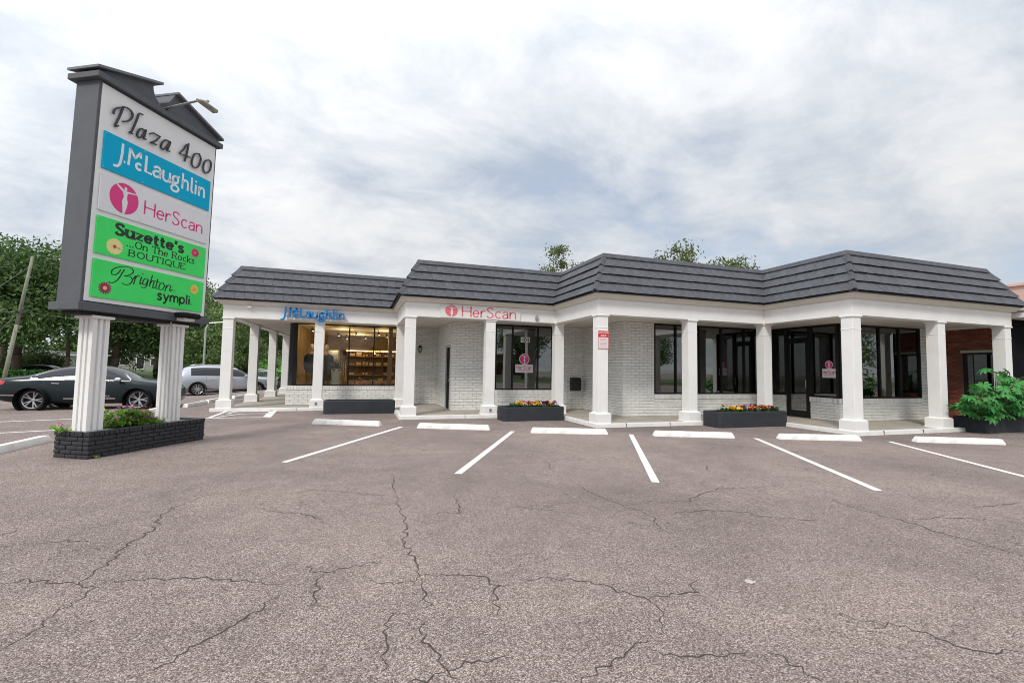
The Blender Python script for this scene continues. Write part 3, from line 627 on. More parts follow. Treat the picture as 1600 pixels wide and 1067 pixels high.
# ridge strip and hip caps
rb = MB(); sweep(rb, PATH, [(K*.905-.045, Z0+RISE*.905), (K*.905-.055, Z0+RISE*.905+.02), (K-.05, ZR+.035), (K+.10, ZR+.05), (K+.10, ZR-.06), (K*.905+.02, Z0+RISE*.905)])
rb.obj('ridge_strip', tile_m, roof, fixn=True)
for ci in (1, 3, 5, 7, 8):
    P = Vector(PATH[ci]); a = (Vector(PATH[ci-1])-P).normalized(); b = (Vector(PATH[ci+1])-P).normalized(); q = offset_path(PATH, K)[ci]
    for c in range(4):
        t0, t1 = c*CO-.01, (c+1)*CO+.035 if c == 3 else (c+1)*CO
        rows = []
        for t, e, w in ((t0-.008, .078, .125), (t1, .040, .115)):
            z = Z0+RISE*t; bp = P+(q-P)*t; ou = -(q-P).normalized()*e*1.3
            rows.append([(bp.x+a.x*w+ou.x*.6, bp.y+a.y*w+ou.y*.6, z+e*.55), (bp.x+ou.x, bp.y+ou.y, z+e*.75), (bp.x+b.x*w+ou.x*.6, bp.y+b.y*w+ou.y*.6, z+e*.55),
                         (bp.x+b.x*w*1.0, bp.y+b.y*w*1.0, z-.02), (bp.x-ou.x*.3, bp.y-ou.y*.3, z-.02), (bp.x+a.x*w, bp.y+a.y*w, z-.02)])
        b_ = MB().add(rows[0]+rows[1], [(i, (i+1) % 6, 6+(i+1) % 6, 6+i) for i in range(6)]+[(5, 4, 3, 2, 1, 0), (6, 7, 8, 9, 10, 11)])
        b_.obj('hip_cap', tile_m, roof, fixn=True)

# ------------------------------------------------------------------ walls, bricks, windows
WV = {'A': 18.2, 'B': 15.25, 'C': 12.55, 'D': 10.08}
BLW, BH = 0.295, 0.0925
BRW = [[(x, y, z) for x, y, z in ((0, 0, 0), (BLW-.012, 0, 0), (BLW-.012, 0, BH-.012), (0, 0, BH-.012), (.005, -.015, .005), (BLW-.017, -.015, .005), (BLW-.017, -.015, BH-.017), (.005, -.015, BH-.017))]]
BF = [(4, 5, 6, 7), (0, 1, 5, 4), (1, 2, 6, 5), (2, 3, 7, 6), (3, 0, 4, 7)]
def brick_vs(L): return [(x if x < L*.5 else x-(BLW-L), y, z) for x, y, z in BRW[0]]
brick_me = MB().add(BRW[0], BF).mesh('brick', white_brick)
bricks = []
def wall(face, c, a0, a1, z0, z1, holes=(), thick=.22):
    """face 'f': plane v=c looking at -v over u a0..a1; face 'l': plane u=c looking at -u over v a0..a1"""
    b = MB()
    segs = [(a0, a1, z0, z1)]
    for h0, h1, hz in holes: segs = [(a0, h0, z0, z1), (h1, a1, z0, z1), (h0, h1, hz, z1)]
    turn = face == 'f' and any(abs(a0-c_) < 1e-6 for c_ in (2.97, 7.85, 13.75))   # the side wall's end closes this corner
    for s0, s1, q0, q1 in segs:
        if face == 'f': b.box(s0+(thick if turn else 0), s1, c, c+thick, q0, q1)
        else: b.box(c, c+thick, s0, s1, q0, q1)
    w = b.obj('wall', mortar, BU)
    rows = int(round((z1-z0)/BH)); hh = (z1-z0)/rows
    if face == 'f' and any(abs(a0-c_) < 1e-6 for c_ in (-2.42, 2.97, 7.85, 13.75)): a0 -= .018   # bricks turn the outer corner
    for r in range(rows):
        z = z0+r*hh; x = a0-(BLW/2 if r % 2 else 0)
        while x < a1-.02:
            s, e = max(x, a0), min(x+BLW, a1)
            skip = False
            for h0, h1, hz in holes:
                if z+.02 < hz and e > h0+.01 and s < h1-.01:
                    if s < h0-.04: e = h0
                    elif e > h1+.04: s = h1
                    else: skip = True
            if e-s > .03 and not skip:
                full = e-s > BLW-.001
                jy = rnd.uniform(-.002, .002)
                if face == 'f': Mx = Matrix.Translation((s+.006, c+jy, z+.006)); ctr = Vector((s, c)); nf = Vector((0, 1))
                else: Mx = Matrix(((0, 1, 0, c+jy), (-1, 0, 0, e-.006), (0, 0, 1, z+.006), (0, 0, 0, 1))); ctr = Vector((c, s)); nf = Vector((1, 0))
                bricks.append((abs(ctr.normalized().dot(nf))/(ctr.x*sin(YAW)+ctr.y*cos(YAW)), Mx, e-s, w, full))
            x += BLW
    return w
def sill(face, c, a0, a1):
    b = MB(); x = a0; w = .0925; s = None
    while x < a1-.01:
        e = min(x+w, a1); j = rnd.uniform(-.003, .003)
        if face == 'f': b.box(x+.004, e-.004, c-.030+j, c+.1, .634, .788)
        else: b.box(c-.030+j, c+.1, x+.004, e-.004, .634, .788)
        x += w
    core = MB()
    if face == 'f': core.box(a0, a1, c-.015, c+.2, .63, .780)
    else: core.box(c-.015, c+.2, a0, a1, .63, .780)
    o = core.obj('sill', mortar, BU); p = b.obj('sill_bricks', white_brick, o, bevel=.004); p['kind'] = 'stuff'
TOP = 3.06
wall('f', WV['A'], -2.42, 1.43, SLAB, .63); sill('f', WV['A'], -2.45, 1.43)
wall('f', WV['A'], 1.43, 2.97, SLAB, TOP)
wall('l', 2.97, 15.25, 18.2, SLAB, TOP, holes=((15.52, 16.34, 2.27),))
wall('f', WV['B'], 2.97, 4.47, SLAB, TOP); wall('f', WV['B'], 4.47, 6.63, SLAB, .63); sill('f', WV['B'], 4.47, 6.63); wall('f', WV['B'], 6.63, 7.85, SLAB, TOP)
wall('l', 7.85, 12.55, 15.25, SLAB, TOP)
wall('f', WV['C'], 7.85, 8.975, SLAB, TOP); wall('f', WV['C'], 8.975, 13.75, SLAB, .63); sill('f', WV['C'], 8.975, 13.75)
wall('l', 13.75, 10.08, 11.02, SLAB, .63); sill('l', 13.75, 10.05, 11.03); wall('l', 13.75, 11.87, 12.55, SLAB, .63); sill('l', 13.75, 11.86, 12.52)
wall('f', WV['D'], 13.75, 17.45, SLAB, .63); sill('f', WV['D'], 13.72, 17.45); wall('f', WV['D'], 17.45, 18.69, SLAB, TOP)
bricks.sort(key=lambda t: -t[0]); nb = 0; rest = {}
for _, Mx, L, w, full in bricks:
    if full and nb < 298:
        o = link('brick', brick_me, w); o.matrix_local = Mx; nb += 1
    else: rest.setdefault(w.name, (w, MB()))[1].add([Mx @ Vector(v) for v in brick_vs(L)], BF)
for w, b in rest.values():
    o = b.obj('bricks', white_brick, w); o['kind'] = 'stuff'

def window(face, c, a0, a1, z0, z1, mull, glass, corner=None, fw_=.045):
    """frame with mullions and one pane per light"""
    def bx(mb, x0, x1, y0, y1, q0, q1):
        if face == 'f': mb.box(x0, x1, c+y0, c+y1, q0, q1)
        else: mb.box(c+y0, c+y1, x0, x1, q0, q1)
    fr = MB(); bx(fr, a0, a1, -.02, .10, z0, z0+fw_); bx(fr, a0, a1, -.02, .10, z1-fw_, z1)
    bx(fr, a0, a0+(corner or fw_), -.021, .101, z0+fw_, z1-fw_); bx(fr, a1-fw_, a1, -.021, .101, z0+fw_, z1-fw_)
    w = fr.obj('window', black_m, BU, bevel=.004)
    ed = [a0+(corner or fw_)]+list(mull)+[a1-fw_]
    for m_ in mull:
        b = MB(); bx(b, m_-.022, m_+.022, -.018, .09, z0+fw_, z1-fw_); b.obj('mullion', black_m, w)
    for i in range(len(ed)-1):
        b = MB(); x0, x1 = ed[i]+(.022 if i else 0), ed[i+1]-(.022 if i < len(ed)-2 else 0)
        bx(b, x0, x1, .030, .036, z0+fw_, z1-fw_); b.obj('pane', glass, w)
    return w
window('f', WV['A'], -2.25, 1.42, .79, 3.045, (-1.24, -.352, .534), glass_clear, corner=.14)
window('f', WV['B'], 4.47, 6.63, .79, 3.045, (5.10, 6.05), glass_dark)
window('f', WV['C'], 8.975, 13.72, .79, 3.045, (9.81, 10.75, 11.66, 12.64), glass_dark)
window('f', WV['D'], 13.80, 17.45, .79, 3.045, (14.66, 15.545, 16.47), glass_dark)
window('l', 13.75, 10.10, 11.0, .79, 3.045, (), glass_dark, fw_=.06)
window('l', 13.75, 11.88, 12.52, .79, 3.045, (), glass_dark)
# glass entrance door with transom
d = MB()
for v0, v1 in ((11.01, 11.07), (11.81, 11.87)): d.box(13.72, 13.83, v0, v1, SLAB, 3.045)
d.box(13.721, 13.829, 11.07, 11.81, 2.62, 2.70).box(13.721, 13.829, 11.07, 11.81, 2.99, 3.045)
df = d.obj('entrance_frame', black_m, BU, bevel=.004)
MB().box(13.77, 13.776, 11.07, 11.81, 2.70, 2.99).obj('transom_pane', glass_dark, df)
d = MB()
for v0, v1 in ((11.075, 11.155), (11.725, 11.805)): d.box(13.735, 13.785, v0, v1, SLAB+.01, 2.615)
d.box(13.736, 13.784, 11.155, 11.725, SLAB+.01, SLAB+.22).box(13.736, 13.784, 11.155, 11.725, 2.52, 2.615)
do = d.obj('door', black_m, BU, bevel=.004)
MB().box(13.757, 13.763, 11.155, 11.725, SLAB+.22, 2.52).obj('pane', glass_dark, do)
MB().tube((13.70, 11.12, 1.05), (13.70, 11.12, 1.32), .014, .014).tube((13.70, 11.12, 1.07), (13.74, 11.12, 1.07), .012, .012).tube((13.70, 11.12, 1.30), (13.74, 11.12, 1.30), .012, .012).obj('handle', chrome, do)
# side door in the recess
d = MB().box(2.99, 3.04, 15.52, 16.34, SLAB, 2.27); dd = d.obj('door', mat('black_door', (.010, .010, .011), .8, spec=.2), BU)
b = MB()
for v0, v1, q0, q1 in ((15.50, 15.56, SLAB, 2.29), (16.30, 16.36, SLAB, 2.29), (15.56, 16.30, 2.23, 2.29)): b.box(2.945, 3.06, v0, v1, q0, q1)
b.obj('door_frame', mat('grey_door_frame', (.42, .44, .46), .5), dd, bevel=.004)
MB().tube((2.985, 15.66, 1.1), (2.93, 15.66, 1.1), .022, .022).lathe([(0, 0), (.03, .01), (.03, .03), (0, .045)], 10, (2.93, 15.66, 1.1), 'x').obj('handle', chrome, dd)
# rooms behind the glass
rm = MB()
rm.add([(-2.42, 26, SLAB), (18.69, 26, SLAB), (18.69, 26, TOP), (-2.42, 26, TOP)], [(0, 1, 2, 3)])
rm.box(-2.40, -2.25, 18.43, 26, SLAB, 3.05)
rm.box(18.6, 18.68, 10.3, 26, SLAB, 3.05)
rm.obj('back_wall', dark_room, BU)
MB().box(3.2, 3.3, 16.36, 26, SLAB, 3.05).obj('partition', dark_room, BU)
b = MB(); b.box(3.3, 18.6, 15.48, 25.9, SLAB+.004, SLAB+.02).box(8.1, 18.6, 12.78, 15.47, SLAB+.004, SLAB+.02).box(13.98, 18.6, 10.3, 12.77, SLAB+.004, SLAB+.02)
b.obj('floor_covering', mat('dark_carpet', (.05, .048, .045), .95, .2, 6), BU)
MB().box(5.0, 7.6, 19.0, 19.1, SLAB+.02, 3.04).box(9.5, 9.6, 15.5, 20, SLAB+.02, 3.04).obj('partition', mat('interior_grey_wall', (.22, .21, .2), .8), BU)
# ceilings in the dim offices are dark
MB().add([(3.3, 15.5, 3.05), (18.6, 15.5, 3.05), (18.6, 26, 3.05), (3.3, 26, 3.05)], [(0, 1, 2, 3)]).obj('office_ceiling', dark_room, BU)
# small flood lamp, sensors on the fascia
b = MB().box(-3.50, -3.39, vA+.10, vA+.198, 3.36, 3.43); b.tube((-3.39, vA+.17, 3.40), (-3.0, vA+.17, 3.43), .006, .006, 6); b.obj('fascia_box', white, BU, bevel=.006)
b = MB().box(5.36, 5.44, vB+.13, vB+.198, 3.10, 3.20); b.tube((5.40, vB+.16, 3.20), (5.42, vB+.12, 3.27), .022, .03, 10); b.obj('fascia_sensor', mat('grey_cover', (.3, .3, .3)), BU, bevel=.006)

# ------------------------------------------------------------------ wall signs
# blue channel letters over the left shop window
js = thing('channel_letter_sign', 'blue raised shop lettering above the left display window', 'sign', (-1.5, 16.98, 3.05), world=True)
pl = lambda x, y, d: (x, vA+0.12-d, y)
MB().box(-2.32, -.55, vA+.13, vA+.195, 3.055, 3.10).obj('raceway', white, js)
for st in JM:
    b = MB()
    for s in st: ribbon(b, [(-2.50+px*(1.98/6.25), 3.135+py*.285) for px, py in s], .046, pl, 0.08)
    o = b.obj('letter', blue_c, js, fixn=True)
# HerScan banner
hs = thing('banner_sign', 'white banner with coral figure emblem and shop name on the middle fascia', 'sign', (3.5, 13.8, 3.03), world=True)
bp = mat('banner_vinyl', (.74, .735, .725), .6, .03, 2, .1, 20)
y0 = vB+.195
MB().box(2.285, 4.85, y0-.022, y0, 3.035, 3.44).obj('board', bp, hs, bevel=.003)
pl = lambda x, y, d: (x, y0-.0225-d, y)
figure_emblem(hs, 'emblem', 2.625, 3.245, .195, .175, pl, coral_c, bp, .003)
write(hs, 'letter', 'HerScan', 2.965, 4.69, 3.095, .31, .043, coral_c, pl, .003, thin=.75, gap=.17)

# decals on the glass
def decal(cx_, zt, r, face, c, label):
    t = thing('window_decal', label, 'decal', (cx_, c, zt-.8) if face == 'f' else (c, cx_, zt-.8), world=True)
    pl_ = (lambda x, y, d: (x, c-.002-d, y)) if face == 'f' else (lambda x, y, d: (c-.002-d, 2*cx_-x, y))
    dw = mat('decal_white', (.72, .70, .70), .5, .03)
    b = MB(); disc(b, cx_, zt, r, r, pl_, 0, .001); b.obj('ring', dw, t)
    figure_emblem(t, 'emblem', cx_, zt, r*.88, r*.88, lambda x, y, d: pl_(x, y, d+.0012), pink_c, dw, .001)
    b = MB(); polyp(b, [(cx_-r*1.75, zt-r*1.15-.26), (cx_+r*1.75, zt-r*1.15-.26), (cx_+r*1.75, zt-r*1.0), (cx_-r*1.75, zt-r*1.0)], pl_, 0, .0008); b.obj('plate', dw, t)
    pq = lambda x, y, d: pl_(x, y, d+.001)
    write(t, 'shop_name', 'HerScan', cx_-r*1.55, cx_+r*1.55, zt-r*1.0-.16, .11, .015, pink_c, pq, .0006, per_letter=False)
    b = MB()
    for q in range(2): ribbon(b, [(cx_-r*(1.3-.3*q), zt-r*1.0-.20-.035*q), (cx_+r*(1.3-.3*q), zt-r*1.0-.20-.035*q)], .012, pq, .0005)
    b.obj('small_print', mat('grey_print', (.35, .35, .37), .6), t)
    return t
decal(5.545, 1.87, .19, 'f', 15.278, 'round pink figure emblem on the window below the number')
decal(10.40, 1.81, .125, 'l', 13.778, 'round pink figure emblem beside the glass entrance door')
t = thing('house_number', 'white number plate at the top of the middle window', 'number sign', (5.57, 15.27, 2.4), world=True)
pl = lambda x, y, d: (x, 15.276-d, y)
b = MB(); polyp(b, [(5.40, 2.46), (5.745, 2.46), (5.745, 2.645), (5.40, 2.645)], pl, 0, .001); b.obj('plate', mat('decal_white', (.72, .7, .7)), t)
write(t, 'digit', '404', 5.43, 5.715, 2.485, .135, .024, black_print, lambda x, y, d: pl(x, y, d+.001), .001, gap=.16)
# red notice on the corner column
t = thing('tow_away_notice', 'red and white parking notice fixed to the corner column', 'sign', (6.24, 10.98, 2.09), world=True)
zf = vC+D_-.012; red_c = mat('notice_red', (.62, .03, .045), .45, .05); nw = mat('notice_white', (.78, .74, .75), .45, .04)
MB().box(6.085, 6.415, zf, zf+.006, 2.095, 2.585).obj('plate', nw, t, bevel=.002)
pl = lambda x, y, d: (x, zf-.0005-d, y)
b = MB(); polyp(b, [(6.09, 2.405), (6.41, 2.405), (6.41, 2.58), (6.09, 2.58)], pl, 0, .001)
for a, c2 in (((6.095, 2.1), (6.405, 2.1)), ((6.095, 2.1), (6.095, 2.4)), ((6.405, 2.1), (6.405, 2.4))): ribbon(b, [a, c2], .012, pl, .001)
b.obj('red_header', red_c, t)
Mx = Matrix(((1, 0, 0, 6.25), (0, 0, -1, zf-.003), (0, 1, 0, 0), (0, 0, 0, 1)))
def at_z(z): m_ = Mx.copy(); m_[2][3] = z; return m_
bfont('lettering', 'TOW-AWAY', .062, nw, at_z(2.51), t, .001); bfont('lettering', 'ZONE', .062, nw, at_z(2.43), t, .001)
b = MB()
for i in range(7): ribbon(b, [(6.13+.02*(i % 3), 2.365-i*.035), (6.37-.025*(i % 2), 2.365-i*.035)], .014, pl, .001)
b.obj('small_print', mat('notice_print', (.66, .40, .42), .5), t)
# letter box and lantern
b = MB().prism([(15.02, .80), (15.05, .775), (15.24, .775), (15.24, 1.24), (15.10, 1.24), (15.02, 1.16)], 7.30, 7.66, f=lambda p, z: (z, p[0], p[1]))
lb_ = thing('letter_box', 'black wall letter box in the brick recess behind the corner column', 'letter box', (7.48, 15.2, .77), world=True)
b.obj('body', black_print, lb_, bevel=.008); MB().box(7.33, 7.63, 15.005, 15.02, 1.09, 1.12).obj('slot_flap', mat('dark_gap2', (.03, .03, .03)), lb_)
ln = thing('wall_lantern', 'black wall lantern on the brick beside the recessed door', 'lamp', (2.25, 18.1, 2.0), world=True)
MB().box(2.20, 2.30, 18.15, 18.185, 2.13, 2.30).tube((2.25, 18.16, 2.28), (2.25, 18.05, 2.34), .014, .014).obj('bracket', black_m, ln)
MB().lathe([(.0, .14), (.03, .13), (.07, .06), (.085, .05), (.085, .04), (.0, .04)], 6, (2.25, 18.05, 2.24)).lathe([(0, -.16), (.03, -.15), (.045, -.12), (0, -.115)], 6, (2.25, 18.05, 2.24)).obj('cap', black_m, ln)
b = MB()
for i in range(6): b.tube((2.25+.075*cos(i*pi/3), 18.05+.075*sin(i*pi/3), 2.285), (2.25+.045*cos(i*pi/3), 18.05+.045*sin(i*pi/3), 2.12), .007, .007, 5)
b.obj('cage', black_m, ln); MB().lathe([(.042, -.115), (.070, .04)], 6, (2.25, 18.05, 2.24)).obj('lantern_glass', mat('frosted_glass', (.45, .44, .4), .3), ln)

# ------------------------------------------------------------------ lit shop behind the left window
warm = mat('warm_plaster', (.24, .165, .09), .8, .3, 1.2); woodf = mat('shop_oak', (.33, .20, .10), .5, .25, 3, .2, 20, streak=(1, 6, 1)); dwood = mat('dark_walnut', (.10, .05, .028), .5, .3, 4)
b = MB().box(-2.2, 3.1, 18.45, 25.9, SLAB+.004, SLAB+.02); b.obj('shop_floor', woodf, BU)
b = MB().box(-2.2, 3.18, 25.8, 25.95, SLAB+.02, 3.05).box(-2.249, -2.19, 18.45, 25.8, SLAB+.02, 3.05).box(3.12, 3.19, 18.45, 25.8, SLAB+.02, 3.05); b.obj('shop_lining', warm, BU)
lamp_e = mat_emit('lamp_glow', (1.0, .72, .38), 14.0)
k = 0
for (x, y, nx) in ((-1.75, 19.3, 'left corner of the shop window'), (-.9, 21.6, 'white planter'), (-.15, 20.6, 'middle window mullion'), (.25, 22.8, 'back shelves'), (.75, 20.2, 'pendant basket'), (1.15, 21.4, 'timber post'), (1.7, 23.4, 'far shelves'), (-.6, 23.6, 'rear wall')):
    t = thing('track_spotlight', 'small lit ceiling spotlight above the %s' % nx, 'lamp', (x, y, 2.9), group='shop ceiling spotlights')
    MB().tube((0, 0, .155), (0, 0, .05), .012, .012).tube((0, 0, .06), (.03, -.03, -.06), .035, .05, 10).obj('housing', black_m, t)
    MB().lathe([(.0, 0), (.042, .0)], 12, (.032, -.032, -.063)).obj('bulb', lamp_e, t)
for x, y, e in ((-1.5, 18.9, 11), (-.6, 20.6, 26), (1.0, 20.6, 26), (0.0, 23.6, 36)):
    l = bpy.data.lights.new('shop_light', 'POINT'); l.energy = e; l.color = (1, .66, .33); l.shadow_soft_size = .25
    o = bpy.data.objects.new('shop_light', l); COL.objects.link(o); o.location = (x, y, 2.75)
# back shelving with a lit strip
sh = thing('shop_shelving', 'dark wooden wall shelving with folded clothes at the back of the lit shop', 'shelving', (1.3, 25.4, SLAB), world=True)
b = MB().box(-.6, 3.0, 25.65, 25.78, SLAB+.02, 2.35)
for x in (-.6, .3, 1.2, 2.1, 2.96): b.box(x, x+.05, 25.3, 25.65, SLAB+.02, 2.35)
b.obj('carcass', dwood, sh)
for z in (.55, 1.05, 1.55, 2.02): MB().box(-.55, 2.96, 25.32, 25.64, z, z+.035).obj('shelf', woodf, sh)
MB().box(-.7, 3.05, 25.2, 25.7, 2.35, 2.47).obj('cornice', warm, sh); MB().box(-.6, 3.0, 25.22, 25.26, 2.30, 2.345).obj('light_strip', mat_emit('strip_glow', (1, .62, .25), 6), sh)
rc = [(.30, .20, .14), (.10, .12, .20), (.48, .43, .36), (.24, .10, .08), (.14, .18, .14), (.42, .30, .20)]
for z in (.585, 1.085, 1.585, 2.055):
    x = -.45
    while x < 2.8:
        if rnd.random() < .75:
            h = rnd.uniform(.08, .2); MB().box(x, x+.26, 25.36, 25.6, z+.001, z+h).obj('folded_clothes', mat('cloth%d' % rnd.randrange(6), rc[rnd.randrange(6)], .9), sh, bevel=.015)
        x += .33
# white pot with palm
t = thing('tall_white_pot', 'tall tapered white pot with a leafy plant inside the shop window', 'planter', (-.80, 18.72, SLAB+.02), world=False)
MB().lathe([(0, 0), (.12, 0), (.175, 1.30), (.16, 1.30), (.15, 1.2), (0, 1.2)], 24).obj('pot', mat('glazed_white', (.84, .88, .90), .35, .03), t, smooth=True)
gp = mat_leaf('pot_plant_leaf', (.02, .05, .018), (.06, .12, .04))
b = MB()
for i in range(46):
    a = rnd.uniform(0, 6.28); e = rnd.uniform(.2, 1.2); L_ = rnd.uniform(.35, .65); d = Vector((cos(a)*cos(e), sin(a)*cos(e), sin(e))); s = d.cross(Vector((0, 0, 1))).normalized()*.035
    p0 = Vector((0, 0, 1.2)); p1 = p0+d*L_*.6; p2_ = p0+d*L_+Vector((0, 0, -.12))
    b.add([p0-s*.4, p0+s*.4, p1+s, p1-s, p2_], [(0, 1, 2, 3), (3, 2, 4)])
b.obj('foliage', gp, t)
# mannequins
def mannequin(x, y, rz, label, coat, legs, long):
    t = thing('mannequin', label, 'mannequin', (x, y, SLAB+.38), rz)
    skin = mat('mannequin_linen', (.62, .52, .38), .8)
    b = MB()
    for s in (-1, 1): b.loft([((s*.09, 0, .02), .045, .07), ((s*.09, 0, .10), .045, .05), ((s*.095, 0, .45), .062, .062), ((s*.09, 0, .82), .085, .09), ((s*.05, 0, .92), .1, .11)])
    b.obj('trousers', mat('cloth_'+legs[0], legs[1], .85), t, smooth=True)
    z0 = .45 if long else .78
    b = MB().loft([((0, 0, z0), .23 if long else .20, .16), ((0, 0, .95), .19, .135), ((0, 0, 1.15), .165, .115), ((0, .0, 1.34), .205, .125), ((0, 0, 1.46), .19, .10), ((0, 0, 1.52), .08, .07)], 16)
    for s in (-1, 1): b.path([(s*.19, 0, 1.43), (s*.225, .02, 1.15), (s*.215, -.03, .88)], [.065, .055, .045], 10)
    b.obj('jacket', mat('cloth_'+coat[0], coat[1], .85, .2, 12), t, smooth=True)
    MB().loft([((0, 0, 1.50), .055, .06), ((0, 0, 1.60), .05, .055), ((0, -.01, 1.66), .075, .09), ((0, -.01, 1.76), .085, .10), ((0, -.01, 1.84), .06, .07), ((0, -.01, 1.87), .01, .01)], 14).obj('form', skin, t, smooth=True)
    MB().loft([((0, 0, 1.44), .13, .10), ((0, -.02, 1.5), .12, .1), ((0, -.01, 1.57), .09, .085)], 14).obj('scarf', mat('scarf_print', (.55, .42, .33), .9, .4, 30), t, smooth=True)
    MB().lathe([(0, -.0), (.2, 0), (.2, .015), (0, .02)], 20).obj('base', steel, t)
    return t
b = MB().box(-2.1, -.95, 18.7, 19.9, SLAB+.02, SLAB+.38); o = b.obj('display_platform', mat('pale_platform', (.55, .45, .25), .7), bevel=.01); tag(o, 'pale low platform under the mannequins in the shop window', 'platform')
mannequin(-1.72, 19.2, .35, 'mannequin in navy jacket and tan trousers left of the window column', ('navy', (.03, .04, .10)), ('tan', (.38, .26, .13)), False)
mannequin(-1.20, 19.5, -.2, 'mannequin in long dark coat right of the window column', ('slate', (.05, .055, .09)), ('brown', (.22, .13, .07)), True)
# clothes rail, mirror and framed prints on the side wall
t = thing('clothes_rail', 'brass clothes rail hung with garments deep in the lit shop', 'clothes rail', (-1.2, 22.6, SLAB), world=True); brass = mat('brass', (.6, .42, .16), .3, .1, 5, metal=.9)
MB().tube((-1.9, 22.6, SLAB+.02), (-1.9, 22.6, 1.75), .014, .014, 6).tube((-.5, 22.6, SLAB+.02), (-.5, 22.6, 1.75), .014, .014, 6).tube((-1.9, 22.6, 1.75), (-.5, 22.6, 1.75), .014, .014, 6).obj('rail', brass, t)
for i in range(15):
    x = -1.82+i*.09; h = rnd.uniform(.75, 1.1); c = rc[rnd.randrange(6)]
    MB().hexa([(x-.02, 22.38, 1.62-h), (x+.025, 22.38, 1.62-h), (x+.025, 22.82, 1.62-h), (x-.02, 22.82, 1.62-h), (x-.012, 22.5, 1.70), (x+.012, 22.5, 1.70), (x+.012, 22.7, 1.70), (x-.012, 22.7, 1.70)]).obj('garment', mat('cloth%d' % rc.index(c), c, .9), t, bevel=.012)
t = thing('framed_mirror', 'pale framed mirror on the rear wall of the lit shop', 'mirror', (-1.4, 25.75, 1.0), world=True)
MB().box(-1.85, -.95, 25.74, 25.79, .9, 2.4).obj('frame', mat('pale_platform', (.55, .45, .25), .7), t, bevel=.01); MB().box(-1.78, -1.02, 25.73, 25.739, .97, 2.33).obj('mirror_glass', chrome, t)
# table, vase, chair frames, pendant, post
t = thing('shop_table', 'long wooden table with folded goods inside the shop', 'table', (.9, 21.3, SLAB), world=True)
MB().box(.0, 2.2, 20.9, 21.7, .78, .83).obj('tabletop', woodf, t, bevel=.006)
for x in (.06, 2.08):
    for y in (20.96, 21.58): MB().box(x, x+.06, y, y+.06, SLAB+.02, .78).obj('leg', woodf, t)
for i in range(6): MB().box(.2+i*.32, .42+i*.32, 21.1, 21.4, .831, .9+.05*(i % 3)).obj('folded_goods', mat('cloth%d' % (i % 6), rc[i % 6], .9), t, bevel=.015)
t = thing('flower_arrangement', 'peach flowers in a dark vase inside the shop window', 'flowers', (.25, 19.3, SLAB+.02))
MB().lathe([(0, 0), (.16, 0), (.2, .2), (.17, .42), (.15, .42), (0, .38)], 18).obj('vase', dwood, t, smooth=True)
b = MB()
for i in range(60):
    c = Vector((rnd.gauss(0, .13), rnd.gauss(0, .11), .62+rnd.gauss(0, .12))); r = rnd.uniform(.03, .06)
    b.lathe([(0, r), (r*.8, r*.5), (r, 0), (r*.5, -r*.6), (0, -r*.7)], 7, c)
b.obj('blooms', mat('peach_petals', (.62, .30, .20), .8, .3, 20), t)
t = thing('basket_pendant', 'dark woven dome pendant lamp hanging in the shop', 'lamp', (.62, 19.9, 1.95))
b = MB()
for i in range(18): b.path([(.0+.27*cos(i*.349)*s_, .27*sin(i*.349)*s_, h) for s_, h in ((.15, .36), (.6, .33), (.9, .2), (1, .0))], [.006]*4, 4)
for s_, h in ((.6, .33), (.9, .2), (1, 0), (.97, .1)): b.path([(.27*s_*cos(i*.2618), .27*s_*sin(i*.2618), h) for i in range(25)], [.006]*25, 4)
b.tube((0, 0, .36), (0, 0, 1.08), .006, .006, 5); b.obj('shade', dwood, t); MB().lathe([(0, .03), (.03, 0), (0, -.03)], 10, (0, 0, .1)).obj('bulb', lamp_e, t)
o = MB().box(1.12, 1.27, 19.0, 19.15, SLAB+.02, 3.05).obj('timber_post', woodf, bevel=.006); tag(o, 'pale timber post at the right end of the lit shop window', 'post')
t = thing('brass_bench', 'thin brass framed bench along the shop window', 'bench', (-.2, 18.8, SLAB), world=True); brass = mat('brass', (.6, .42, .16), .3, .1, 5, metal=.9)
b = MB()
for x in (-.95, -.25, .45, 1.05): b.tube((x, 18.75, SLAB+.02), (x, 18.75, .97), .012, .012, 6).tube((x, 19.0, SLAB+.02), (x, 19.0, .97), .012, .012, 6)
b.tube((-.95, 18.75, .97), (1.05, 18.75, .97), .012, .012, 6).tube((-.95, 19.0, .97), (1.05, 19.0, .97), .012, .012, 6); b.obj('frame', brass, t)

